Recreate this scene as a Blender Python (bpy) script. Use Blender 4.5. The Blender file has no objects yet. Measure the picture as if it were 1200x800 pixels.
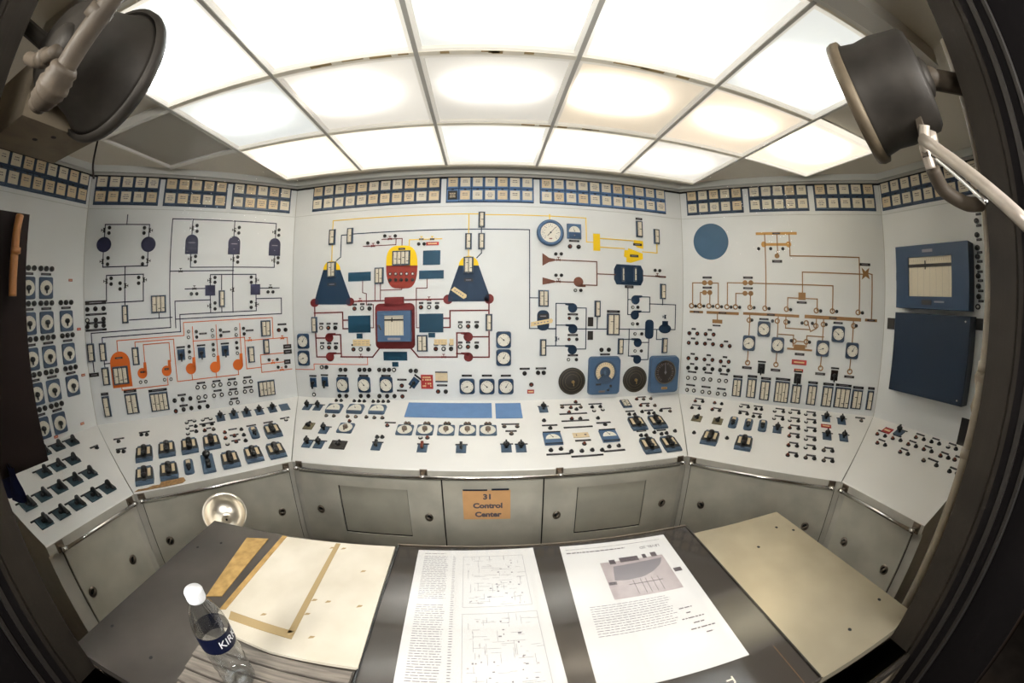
import bpy, math, random
from mathutils import Vector, Matrix
random.seed(7)
S = bpy.context.scene
COL = S.collection

# ------------------------------------------------------------ camera, world, exposure
cam = bpy.data.cameras.new('camera')
cam.type = 'PANO'
cam.panorama_type = 'FISHEYE_LENS_POLYNOMIAL'
cam.sensor_width = 36.0
cam.sensor_height = 24.0
cam.fisheye_fov = math.radians(200)
cam.fisheye_polynomial_k0 = 0.0
cam.fisheye_polynomial_k1 = -0.07495489
cam.fisheye_polynomial_k2 = -0.000526232
cam.fisheye_polynomial_k3 = 3.907841e-05
cam.fisheye_polynomial_k4 = -2.395952e-07
cam.clip_start = 0.005
camo = bpy.data.objects.new('camera', cam)
COL.objects.link(camo)
camo.matrix_world = Matrix((
    (0.99755589, 0.00394151, -0.06976176, -0.0169),
    (-0.06981175, 0.09802225, -0.99273257, -2.6297),
    (0.00292534, 0.99517642, 0.09805784, 1.5953),
    (0, 0, 0, 1)))
S.camera = camo
S.view_settings.view_transform = 'Standard'
S.view_settings.look = 'None'
S.view_settings.exposure = 0.09
S.view_settings.gamma = 1.0
S.view_settings.use_curve_mapping = False
S.cycles.use_denoising = True
S.cycles.max_bounces = 8
S.cycles.diffuse_bounces = 5
S.cycles.glossy_bounces = 4
S.cycles.transmission_bounces = 8
S.cycles.transparent_max_bounces = 12
S.cycles.sample_clamp_indirect = 6.0
W = bpy.data.worlds.new('world')
S.world = W
W.use_nodes = True
W.node_tree.nodes['Background'].inputs[0].default_value = (0.5, 0.36, 0.24, 1)
W.node_tree.nodes['Background'].inputs[1].default_value = 0.02

def area(name, loc, rot, sx, sy, power, col):
    l = bpy.data.lights.new(name, 'AREA'); l.shape = 'RECTANGLE'; l.size = sx; l.size_y = sy
    l.energy = power; l.color = col
    o = bpy.data.objects.new(name, l); COL.objects.link(o); o.location = loc; o.rotation_euler = rot
    return o
# unseen lights added outside the window: frontal fill and a small warm one
area('fill_light', (0.72, -3.35, 1.98), (math.radians(84), 0, math.radians(24)), 0.6, 0.4, 36, (1.0, 0.99, 1.0))
area('fill_light', (-0.72, -3.35, 1.98), (math.radians(84), 0, math.radians(-24)), 0.6, 0.4, 32, (1.0, 0.98, 0.95))
area('warm_fill_light', (2.3, -2.75, 1.0), (math.radians(90), 0, math.radians(80)), 0.12, 0.12, 3, (1.0, 0.50, 0.2))

# tube power of each luminous ceiling tray: (column, row) -> (tray glow, tube watts, colour)
COOL = (0.87, 0.94, 1.0); WARM = (1.0, 0.80, 0.52); NEUT = (1.0, 0.98, 0.96)
TRAYS = {
    (-2, 2): (0.7, 26.0, COOL), (-1, 2): (0.62, 16.0, COOL), (0, 2): (0.5, 13.0, COOL), (1, 2): (0.62, 16.0, COOL), (2, 2): (0.5, 9.0, COOL),
    (-3, 1): (0.0, 0.0, NEUT), (-2, 1): (0.50, 4.5, COOL), (-1, 1): (0.42, 5.5, NEUT), (0, 1): (0.36, 2.2, NEUT), (1, 1): (0.40, 6.0, (1.0, .86, .70)),
    (2, 1): (0.55, 2.5, (1.0, .84, .68)), (3, 1): (0.7, 14.0, (1.0, .90, .68)),
    (-2, 0): (0.75, 26.0, (1.0, .92, .78)), (-1, 0): (0.75, 13.0, NEUT), (0, 0): (0.6, 9.0, COOL), (1, 0): (0.65, 10.0, NEUT), (2, 0): (0.5, 5.0, NEUT),
}
# ------------------------------------------------------------ materials
MT = {}
def mat(name, col, rough=0.5, metal=0.0, noise=0.0, scale=20.0, bump=0.0, spec=0.22, col2=None, coat=0.0, stretch=None):
    if name in MT: return MT[name]
    m = bpy.data.materials.new(name); m.use_nodes = True
    nt = m.node_tree; b = nt.nodes['Principled BSDF']
    b.inputs['Base Color'].default_value = (*col, 1); b.inputs['Roughness'].default_value = rough
    b.inputs['Metallic'].default_value = metal; b.inputs['Specular IOR Level'].default_value = spec
    b.inputs['Coat Weight'].default_value = coat
    if noise or col2 or bump:
        tc = nt.nodes.new('ShaderNodeTexCoord'); mp = nt.nodes.new('ShaderNodeMapping')
        if stretch: mp.inputs['Scale'].default_value = stretch
        nz = nt.nodes.new('ShaderNodeTexNoise'); nz.inputs['Scale'].default_value = scale; nz.inputs['Detail'].default_value = 6
        nt.links.new(tc.outputs['Object'], mp.inputs[0]); nt.links.new(mp.outputs[0], nz.inputs['Vector'])
        rp = nt.nodes.new('ShaderNodeValToRGB')
        c2 = col2 or tuple(c * (1 - noise) for c in col)
        rp.color_ramp.elements[0].position = 0.35; rp.color_ramp.elements[1].position = 0.65
        rp.color_ramp.elements[0].color = (*c2, 1); rp.color_ramp.elements[1].color = (*col, 1)
        nt.links.new(nz.outputs['Fac'], rp.inputs[0]); nt.links.new(rp.outputs[0], b.inputs['Base Color'])
        if bump:
            bp = nt.nodes.new('ShaderNodeBump'); bp.inputs['Strength'].default_value = bump; bp.inputs['Distance'].default_value = 0.002
            nt.links.new(nz.outputs['Fac'], bp.inputs['Height']); nt.links.new(bp.outputs[0], b.inputs['Normal'])
    MT[name] = m; return m
M = {}
def dm(k, *a, **kw): M[k] = mat(k, *a, **kw)
dm('wall', (.80, .815, .81), .45, noise=.05, scale=3)
dm('desk', (.88, .87, .84), .40, noise=.04, scale=5)
dm('cab', (.54, .515, .45), .5, noise=.16, scale=7)
dm('cabdoor', (.57, .545, .46), .48, noise=.20, scale=5)
dm('rowbar', (.82, .76, .64), .6, noise=.1, scale=12); dm('cabnavy', (.006, .013, .026), .4); dm('recess', (.42, .40, .33), .55, noise=.12, scale=6); dm('gap', (.02, .02, .02), .9)
dm('ceil', (.62, .58, .50), .8, noise=.06, scale=4)
dm('cornice', (.58, .59, .56), .5)
dm('red2', (.20, .025, .015), .5)
dm('floor', (.10, .08, .065), .8, noise=.3, scale=10)
dm('navy', (.006, .019, .042), .5); dm('navyk', (.010, .010, .030), .5); dm('bluelit', (.09, .17, .32), .4); dm('plaque', (.006, .034, .062), .45); dm('disc', (.03, .075, .13), .45); dm('sky', (.12, .22, .41), .4, noise=.10, scale=14)
dm('slate', (.055, .085, .125), .4); dm('bezel', (.04, .062, .10), .4); dm('blue', (.055, .10, .175), .4); dm('dblue', (.02, .045, .09), .4)
dm('navyb', (.016, .034, .068), .4); dm('teal', (.025, .045, .055), .4); dm('black', (.012, .012, .012), .35); dm('bblack', (.02, .017, .015), .5)
dm('cream', (.72, .58, .38), .6, noise=.08, scale=60); dm('card', (.75, .68, .54), .6, noise=.04, scale=60); dm('dial', (.80, .76, .66), .5)
dm('white', (.80, .79, .75), .45); dm('red', (.33, .032, .03), .5); dm('red2', (.22, .03, .015), .5); dm('rust', (.115, .012, .012), .5, noise=.1, scale=30); dm('redbrown', (.15, .033, .018), .35)
dm('lbrown', (.16, .12, .09), .4); dm('orange', (.58, .12, .015), .5); dm('orange2', (.62, .14, .06), .5); dm('yellow', (.88, .58, .015), .5)
dm('brown', (.10, .035, .02), .5); dm('tan', (.26, .14, .055), .5); dm('tan2', (.55, .30, .09), .5); dm('olive', (.14, .12, .07), .5, noise=.2, scale=60)
dm('chrome', (.85, .83, .80), .22, 1.0); dm('dchrome', (.24, .20, .16), .35, 1.0); dm('brass', (.35, .24, .1), .4, .6)
dm('tape', (.78, .60, .33), .7, noise=.08, scale=50); dm('signcol', (.78, .44, .20), .6, noise=.05, scale=20)
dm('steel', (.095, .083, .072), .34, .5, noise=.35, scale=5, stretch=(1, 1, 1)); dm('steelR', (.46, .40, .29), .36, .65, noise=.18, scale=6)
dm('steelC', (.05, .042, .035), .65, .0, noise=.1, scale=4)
dm('paper', (.80, .785, .77), .6); dm('ink', (.24, .22, .24), .7); dm('inkd', (.12, .10, .11), .7); dm('photo', (.52, .45, .45), .6, noise=.15, scale=40)
dm('board', (.68, .62, .52), .6, noise=.08, scale=9, col2=(.58, .52, .42)); dm('cork', (.45, .28, .10), .8, noise=.35, scale=40); dm('greywood', (.22, .19, .16), .8, noise=.5, scale=12, stretch=(1, 12, 1))
dm('plug', (.20, .13, .07), .8)
dm('gunmetal', (.035, .030, .025), .55, .35, noise=.35, scale=14); dm('rim', (.13, .10, .065), .55, .3, noise=.3, scale=20)
dm('pipe', (.085, .066, .048), .55, noise=.35, scale=25, bump=.4); dm('pipe2', (.24, .20, .15), .5, noise=.2, scale=30); dm('pipew', (.42, .36, .30), .35, .3, noise=.15, scale=30)
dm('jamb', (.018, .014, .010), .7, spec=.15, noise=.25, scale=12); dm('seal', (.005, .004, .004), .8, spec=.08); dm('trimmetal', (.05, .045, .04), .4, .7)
dm('duct', (.20, .16, .11), .6, noise=.3, scale=15); dm('maroon', (.008, .004, .003), .7, spec=.1, noise=.2, scale=10); dm('orangelitpipe', (.26, .11, .035), .45, noise=.2, scale=18)
dm('cloth', (.012, .022, .10), .9, noise=.3, scale=50); dm('orangelit', (.30, .11, .035), .7, noise=.4, scale=30)
dm('wear', (.33, .19, .08), .8, noise=.5, scale=60); dm('tray', (.78, .76, .71), .5); dm('bar', (.46, .44, .40), .5, .1); dm('peel', (.36, .26, .13), .8)
dm('polish', (.80, .74, .64), .30, 1.0); dm('bottlelabel', (.004, .006, .022), .4); dm('dome', (.02, .018, .012), .35, noise=.3, scale=30); dm('capw', (.82, .82, .84), .4)
def glassmat(name, tint, rough, amount, ior=1.45):
    m = bpy.data.materials.new(name); m.use_nodes = True; nt = m.node_tree; nt.nodes.clear()
    o = nt.nodes.new('ShaderNodeOutputMaterial'); mx = nt.nodes.new('ShaderNodeMixShader'); t = nt.nodes.new('ShaderNodeBsdfTransparent')
    g = nt.nodes.new('ShaderNodeBsdfGlossy'); f = nt.nodes.new('ShaderNodeMath'); f.operation = 'POWER'; f.inputs[1].default_value = 5; lw = nt.nodes.new('ShaderNodeLayerWeight'); lw.inputs[0].default_value = .5
    nt.links.new(lw.outputs['Facing'], f.inputs[0])
    mu = nt.nodes.new('ShaderNodeMath'); mu.operation = 'MULTIPLY_ADD'; mu.inputs[1].default_value = amount; mu.inputs[2].default_value = ior; mu.use_clamp = True
    t.inputs[0].default_value = (*tint, 1); g.inputs['Roughness'].default_value = rough
    nt.links.new(f.outputs[0], mu.inputs[0]); nt.links.new(mu.outputs[0], mx.inputs[0]); nt.links.new(t.outputs[0], mx.inputs[1]); nt.links.new(g.outputs[0], mx.inputs[2]); nt.links.new(mx.outputs[0], o.inputs[0])
    return m
M['pane'] = glassmat('window_glass', (.97, .97, .96), .02, .07, .0)
M['deskglass'] = glassmat('desk_glass', (.97, .97, .97), .06, .8, .045)
M['bottle'] = glassmat('clear_plastic', (.90, .92, .93), .07, .8, .20)
def traymat(k, glow, col):
    m = bpy.data.materials.new('diffuser_%s_%s' % k); m.use_nodes = True; nt = m.node_tree; nt.nodes.clear()
    o = nt.nodes.new('ShaderNodeOutputMaterial'); ad = nt.nodes.new('ShaderNodeAddShader'); tr = nt.nodes.new('ShaderNodeBsdfTranslucent')
    df = nt.nodes.new('ShaderNodeBsdfDiffuse'); mx = nt.nodes.new('ShaderNodeMixShader'); em = nt.nodes.new('ShaderNodeEmission')
    tr.inputs[0].default_value = (.86, .85, .83, 1); df.inputs[0].default_value = (.5, .47, .41, 1); mx.inputs[0].default_value = .45
    em.inputs[0].default_value = (*col, 1); em.inputs[1].default_value = glow
    nt.links.new(tr.outputs[0], mx.inputs[1]); nt.links.new(df.outputs[0], mx.inputs[2]); nt.links.new(mx.outputs[0], ad.inputs[0]); nt.links.new(em.outputs[0], ad.inputs[1]); nt.links.new(ad.outputs[0], o.inputs[0])
    return m

# ------------------------------------------------------------ mesh builder
class MB:
    def __init__(s): s.v = []; s.f = []; s.m = []; s.mats = []; s.sm = []
    def mi(s, k):
        if k not in s.mats: s.mats.append(k)
        return s.mats.index(k)
    def add(s, vs, fs, k, smooth=False):
        o = len(s.v); s.v += [tuple(v) for v in vs]; i = s.mi(k)
        for f in fs: s.f.append([a + o for a in f]); s.m.append(i); s.sm.append(smooth)
        return s
    def box(s, x0, x1, y0, y1, z0, z1, k, t=0.0):
        vs = [(x0, y0, z0), (x1, y0, z0), (x1, y1, z0), (x0, y1, z0), (x0 + t, y0 + t, z1), (x1 - t, y0 + t, z1), (x1 - t, y1 - t, z1), (x0 + t, y1 - t, z1)]
        return s.add(vs, [(3, 2, 1, 0), (4, 5, 6, 7), (0, 1, 5, 4), (1, 2, 6, 5), (2, 3, 7, 6), (3, 0, 4, 7)], k)
    def cbox(s, x, y, w, h, z0, z1, k, t=0.0): return s.box(x - w / 2, x + w / 2, y - h / 2, y + h / 2, z0, z1, k, t)
    def prism(s, pts, z0, z1, k, t=0.0):
        a = sum(pts[i][0] * pts[(i + 1) % len(pts)][1] - pts[(i + 1) % len(pts)][0] * pts[i][1] for i in range(len(pts)))
        if a < 0: pts = pts[::-1]
        n = len(pts)
        if t:
            cx = sum(p[0] for p in pts) / n; cy = sum(p[1] for p in pts) / n
            R = max(math.hypot(p[0] - cx, p[1] - cy) for p in pts); q = 1 - t / R
            top = [(cx + (x - cx) * q, cy + (y - cy) * q, z1) for x, y in pts]
        else: top = [(x, y, z1) for x, y in pts]
        vs = [(x, y, z0) for x, y in pts] + top
        return s.add(vs, [tuple(range(n))[::-1], tuple(range(n, 2 * n))] + [(i, (i + 1) % n, n + (i + 1) % n, n + i) for i in range(n)], k)
    def lathe(s, prof, k, x=0, y=0, n=20, sx=1, smooth=True, ax='z'):
        vs = []; fs = []
        for r, z in prof:
            for i in range(n):
                a = 2 * math.pi * i / n; vs.append((x + r * sx * math.cos(a), y + r * math.sin(a), z))
        for j in range(len(prof) - 1):
            for i in range(n):
                i2 = (i + 1) % n; fs.append((j * n + i, j * n + i2, (j + 1) * n + i2, (j + 1) * n + i))
        fs.append(tuple(range(n))[::-1]); fs.append(tuple(range((len(prof) - 1) * n, len(prof) * n)))
        return s.add(vs, fs, k, smooth)
    def cyl(s, x, y, r, z0, z1, k, n=20, sx=1, r2=None): return s.lathe([(r, z0), (r if r2 is None else r2, z1)], k, x, y, n, sx, False)
    def ring(s, x, y, r0, r1, z0, z1, k, n=24):
        vs = []
        for r, z in ((r1, z0), (r1, z1), (r0, z1), (r0, z0)):
            for i in range(n): a = 2 * math.pi * i / n; vs.append((x + r * math.cos(a), y + r * math.sin(a), z))
        return s.add(vs, [(j * n + i, j * n + (i + 1) % n, ((j + 1) % 4) * n + (i + 1) % n, ((j + 1) % 4) * n + i) for j in range(4) for i in range(n)], k)
    def tube(s, pts, r, k, n=12):
        P = [Vector(p) for p in pts]; vs = []; fs = []
        up = Vector((0, 0, 1)) if abs((P[1] - P[0]).normalized().z) < .9 else Vector((1, 0, 0))
        for i, p in enumerate(P):
            d = (P[min(i + 1, len(P) - 1)] - P[max(i - 1, 0)]).normalized(); a = d.cross(up).normalized(); b = d.cross(a)
            rr = r[i] if isinstance(r, (list, tuple)) else r
            for j in range(n): t = 2 * math.pi * j / n; vs.append(p + (a * math.cos(t) + b * math.sin(t)) * rr)
        for i in range(len(P) - 1):
            for j in range(n): j2 = (j + 1) % n; fs.append((i * n + j, i * n + j2, (i + 1) * n + j2, (i + 1) * n + j))
        fs.append(tuple(range(n))[::-1]); fs.append(tuple(range((len(P) - 1) * n, len(P) * n)))
        return s.add(vs, fs, k, True)
    def mesh(s, name):
        me = bpy.data.meshes.new(name); me.from_pydata(s.v, [], s.f)
        for k in s.mats: me.materials.append(M[k])
        me.polygons.foreach_set('material_index', s.m); me.polygons.foreach_set('use_smooth', s.sm)
        me.update(); return me
def sub(pts, n=6):  # smooth curve through points
    P = [Vector(p) for p in pts]; out = []
    for i in range(len(P) - 1):
        p0 = P[max(i - 1, 0)]; p1 = P[i]; p2 = P[i + 1]; p3 = P[min(i + 2, len(P) - 1)]
        for j in range(n):
            t = j / n; out.append(0.5 * ((2 * p1) + (p2 - p0) * t + (2 * p0 - 5 * p1 + 4 * p2 - p3) * t * t + (3 * p1 - p0 - 3 * p2 + p3) * t ** 3))
    return out + [P[-1]]
def obj(name, me, parent=None, loc=(0, 0, 0), mtx=None):
    o = bpy.data.objects.new(name, me); COL.objects.link(o)
    if parent: o.parent = parent
    if mtx is not None: o.matrix_world = mtx
    else: o.location = loc
    return o
def tag(o, label, cat, group=None):
    o['label'] = label; o['category'] = cat
    if group: o['group'] = group
    return o
def struct(name, mb, mtx=None):
    o = obj(name, mb.mesh(name), mtx=mtx); o['kind'] = 'structure'; return o
def empty(name, mtx=None, loc=(0, 0, 0)):
    o = bpy.data.objects.new(name, None); o.empty_display_size = .05; COL.objects.link(o)
    if mtx is not None: o.matrix_world = mtx
    else: o.location = loc
    return o
def text_mesh(txt, size, k, depth=0.0006, bold=0.0, ax='CENTER', sx=1.0):
    c = bpy.data.curves.new('lettering', 'FONT'); c.body = txt; c.size = size; c.align_x = ax; c.align_y = 'CENTER'; c.extrude = depth; c.offset = bold; c.resolution_u = 3
    o = bpy.data.objects.new('lettering', c); COL.objects.link(o)
    bpy.context.view_layer.update()
    me = bpy.data.meshes.new_from_object(o.evaluated_get(bpy.context.evaluated_depsgraph_get()))
    bpy.data.objects.remove(o); me.materials.clear(); me.materials.append(M[k])
    if sx != 1: me.transform(Matrix.Diagonal((sx, 1, 1, 1)))
    return me

# ------------------------------------------------------------ board and desk frames (origin, right, up, out)
ZB, ZT, ZF, DF, ZC = 0.9067, 2.60, 0.6879, 0.7251, 2.563
WN = [(-2.6353, -2.1322), (-2.6425, -1.1374), (-1.525, 0.0), (1.525, 0.0), (2.6425, -1.1374), (2.6353, -2.1322)]
IN = [(-1.9103, -2.1269), (-1.9153, -1.4318), (-1.2209, -0.7251), (1.2209, -0.7251), (1.9153, -1.4318), (1.9103, -2.1269)]
PK = ['L2', 'L1', 'C', 'R1', 'R2']
def frm(a, b, za, tilt=False):
    a3 = Vector((a[0], a[1], za)); u = (Vector((b[0], b[1], za)) - a3).normalized(); n = u.cross(Vector((0, 0, 1)))
    v = Vector((0, 0, 1))
    if tilt:
        v = -(n * DF + Vector((0, 0, ZF - ZB))).normalized(); n = u.cross(v)
    return Matrix(((u.x, v.x, n.x, a3.x), (u.y, v.y, n.y, a3.y), (u.z, v.z, n.z, a3.z), (0, 0, 0, 1)))
FR = {}
for i, k in enumerate(PK):
    FR[k] = frm(WN[i], WN[i + 1], ZB); FR['D' + k] = frm(WN[i], WN[i + 1], ZB, True)
    FR['F' + k] = frm(IN[i], IN[i + 1], 0.0)
PHR = {'C': 'centre board', 'L1': 'angled left board', 'L2': 'far left board', 'R1': 'angled right board', 'R2': 'far right board',
       'DC': 'centre desk', 'DL1': 'angled left desk', 'DL2': 'far left desk', 'DR1': 'angled right desk', 'DR2': 'far right desk'}
def at(P, u, v, z=0.0): return FR[P] @ Matrix.Translation((u, v, z))

# ------------------------------------------------------------ the room
def seg_len(a, b): return math.hypot(a[0] - b[0], a[1] - b[1])
SIDES = {'L2': 'left', 'L1': 'back_left', 'C': 'back', 'R1': 'back_right', 'R2': 'right'}
for i, k in enumerate(PK):
    L = seg_len(WN[i], WN[i + 1]); m = MB()
    a = -.0 if k == 'C' else (-.0)
    m.box(-.30 if k == 'L2' else 0, L + (.30 if k == 'R2' else 0), -ZB, ZT - ZB, -.04, 0, 'wall')
    struct('wall_' + SIDES[k], m, FR[k])
    # moulding below the alarm windows and a cornice with dark reveal at the top
    m = MB(); m.box(.0, L, 1.405, 1.409, .0, .003, 'cornice')
    struct('trim_%d' % (i + 1), m, FR[k])
    m = MB(); m.box(0, L, ZT - ZB - .045, ZT - ZB, 0, .045, 'cornice'); m.box(0, L, ZT - ZB - .062, ZT - ZB - .046, 0, .022, 'bar'); m.box(0, L, ZT - ZB - .07, ZT - ZB - .064, 0, .028, 'gap')
    struct('trim_%d' % (i + 6), m, FR[k])
    if k in ('L1', 'C', 'R1', 'R2') :
        m = MB(); m.box(-.002, .002, -.0, ZT - ZB - .07, 0, .002, 'bar'); struct('trim_%d' % (i + 11), m, FR[k])
m = MB(); m.box(-3.2, 3.2, -5.0, .2, -.03, 0, 'floor'); struct('floor', m)
m = MB(); m.box(-3.0, 3.0, -2.45, .1, ZT + .16, ZT + .2, 'ceil')
GX, MX, GY = 0.0113, 0.609, -0.218
def gx(i): return GX + i * MX      # column line: i = -2.5 ...
def gy(j): return GY - j * 0.6131
# plaster ceiling around the luminous area, at ZT
m = MB()
for x0, x1, y0, y1 in [(-3, 3, -.218, .1), (-3, gx(-3.5), -2.45, -.218), (gx(3.5), 3, -2.45, -.218), (gx(-3.5), gx(-2.5), gy(1), gy(0)), (gx(2.5), gx(3.5), gy(1), gy(0)), (gx(-3.5), gx(-2.5), -2.45, gy(2)), (gx(2.5), gx(3.5), -2.45, gy(2)), (gx(-2.5), gx(2.5), -2.45, gy(3) - .1)]:
    m.box(x0, x1, y0, y1, ZT, ZT + .02, 'ceil')
m.box(-3, 3, -2.45, .1, ZT + .30, ZT + .32, 'tray')
struct('ceiling', m)
m = MB(); m.box(gx(-2.5), gx(2.5), gy(3) - .10, gy(3) - .03, ZC - .04, ZT, 'bar'); m.box(gx(-2.5), gx(2.5), gy(3) - .03, gy(3), ZC - .015, ZT, 'tray'); struct('trim_20', m)
# window wall with its opening, towards the corridor
XL, XR, YW = -0.775, 0.765, -2.42
m = MB()
m.box(-3.0, XL - .02, YW - .05, YW, 0, ZT + .3, 'duct'); m.box(XR + .02, 3.0, YW - .05, YW, 0, ZT + .3, 'duct')
m.box(XL - .02, XR + .02, YW - .05, YW, 0, .97, 'duct'); m.box(XL - .02, XR + .02, YW - .05, YW, 2.75, ZT + .3, 'duct')
struct('wall_front', m)
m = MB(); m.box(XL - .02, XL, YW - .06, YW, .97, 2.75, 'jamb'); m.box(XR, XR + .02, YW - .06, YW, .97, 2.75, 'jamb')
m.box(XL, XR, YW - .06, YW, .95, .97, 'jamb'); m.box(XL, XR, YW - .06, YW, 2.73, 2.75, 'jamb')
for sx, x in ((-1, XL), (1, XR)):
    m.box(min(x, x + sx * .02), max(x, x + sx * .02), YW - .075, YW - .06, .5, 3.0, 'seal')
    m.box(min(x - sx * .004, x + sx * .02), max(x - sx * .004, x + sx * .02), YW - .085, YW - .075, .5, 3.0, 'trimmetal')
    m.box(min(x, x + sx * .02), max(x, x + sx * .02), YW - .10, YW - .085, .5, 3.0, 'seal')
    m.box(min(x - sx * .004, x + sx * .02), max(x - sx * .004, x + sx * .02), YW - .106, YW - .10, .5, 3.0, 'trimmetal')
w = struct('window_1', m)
m = MB(); m.box(XL, XR, YW - .052, YW - .048, .97, 2.73, 'pane'); p = obj('window_pane', m.mesh('window_pane'), w)
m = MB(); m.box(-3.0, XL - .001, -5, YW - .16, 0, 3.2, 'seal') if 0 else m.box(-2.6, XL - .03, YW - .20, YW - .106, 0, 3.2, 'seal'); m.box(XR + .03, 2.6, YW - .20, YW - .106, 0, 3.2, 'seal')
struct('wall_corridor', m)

# ------------------------------------------------------------ luminous ceiling trays
ROWN = {0: 'row nearest the boards', 1: 'middle row', 2: 'row nearest the window'}
COLN = {-3: 'outermost left', -2: 'first from left', -1: 'second from left', 0: 'middle', 1: 'fourth from left', 2: 'fifth from left', 3: 'outermost right'}
for (i, j), (glow, watt, col) in TRAYS.items():
    k = (i, j); M['diff%d_%d' % k] = traymat(k, glow, col); M['lip%d_%d' % k] = traymat(('lip%d' % i, j), glow * .62, (1.0, .96, .89) if glow else col); lk = 'lip%d_%d' % k if glow else 'tray'
    cx = gx(i); cy = (gy(j) + gy(j + 1)) / 2; w2 = MX / 2 - .004; h2 = .6131 / 2 - .004
    t = empty('ceiling_light', loc=(cx, cy, ZC))
    m = MB(); q = .020; qy = .026
    for s in (-1, 1):
        m.box(min(s * w2, s * (w2 - q)), max(s * w2, s * (w2 - q)), -h2, h2, -.010, .03, lk); m.box(-w2 + q, w2 - q, min(s * h2, s * (h2 - qy)), max(s * h2, s * (h2 - qy)), -.010, .03, lk)
    obj('frame', m.mesh('tray_frame'), t)
    n = 10; m = MB(); vs = []; fs = []
    for a in range(n + 1):
        for b in range(n + 1):
            x = (a / n * 2 - 1); y = (b / n * 2 - 1); vs.append((x * (w2 - q), y * (h2 - qy), .004 - .018 * (1 - x ** 4) * (1 - y ** 4)))
    for a in range(n):
        for b in range(n): fs.append((a * (n + 1) + b, a * (n + 1) + b + 1, (a + 1) * (n + 1) + b + 1, (a + 1) * (n + 1) + b))
    m.add(vs, fs, 'diff%d_%d' % k, True); obj('diffuser', m.mesh('diffuser'), t)
    # white-painted box the tubes sit in
    m = MB(); H = .14
    for s in (-1, 1):
        m.box(min(s * (w2 + .003), s * w2), max(s * (w2 + .003), s * w2), -h2, h2, .03, H, 'tray'); m.box(-w2, w2, min(s * (h2 + .003), s * h2), max(s * (h2 + .003), s * h2), .03, H, 'tray')
    m.box(-w2 - .003, w2 + .003, -h2 - .003, h2 + .003, H, H + .003, 'tray'); obj('housing', m.mesh('housing'), t)
    if watt:
        lx = random.uniform(-.10, .10)
        l = area('tube_light', (cx + lx, cy + {2: .07, 1: -.06, 0: -.02}[j], ZC + .08), (0, 0, 0), .34, .05, watt, col)
        l.data.spread = math.radians(150)
        l.parent = t; l.location = (l.location[0] - cx, l.location[1] - cy, .062)
        t['label'] = {0: 'lit', 1: 'lit', 2: 'bright'}[j] + ' square luminous ceiling tray, %s, %s' % (COLN[i], ROWN[j])
    else: t['label'] = 'unlit brown-grey square ceiling tray at the left end of the middle row'
    if k == (3, 1): t['label'] = 'yellowish lit square ceiling tray at the right end of the middle row'
    t['category'] = 'ceiling light'; t['group'] = 'square luminous trays of the ceiling'
m = MB()
for i in (-2.5, -1.5, -.5, .5, 1.5, 2.5): m.box(gx(i) - .0085, gx(i) + .0085, gy(3), gy(0), ZC - .014, ZC + .02, 'bar')
for j in (0, 1, 2, 3):
    m.box(gx(-2.5), gx(2.5), gy(j) - .013, gy(j) + .013, ZC - .012, ZC + .02, 'rowbar')
m.box(gx(2.5), gx(3.5) + .007, gy(1) - .007, gy(1) + .007, ZC - .010, ZC + .02, 'tray'); m.box(gx(3.5) - .007, gx(3.5) + .007, gy(2), gy(1), ZC - .010, ZT, 'tray')
m.box(gx(-3.5) - .007, gx(-2.5), gy(1) - .007, gy(1) + .007, ZC - .010, ZC + .02, 'tray')
for x0, x1, y in [(-1.3, -.5, 2), (-.4, .4, 2), (.45, 1.4, 2), (.2, .8, 1)]:
    for n in range(5):
        a = random.uniform(gx(x0), gx(x1)); m.box(a, a + random.uniform(.02, .09), gy(y) - .011, gy(y) + random.uniform(-.004, .008), ZC - .0125, ZC + .004, 'peel')
struct('trim_21', m)

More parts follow.
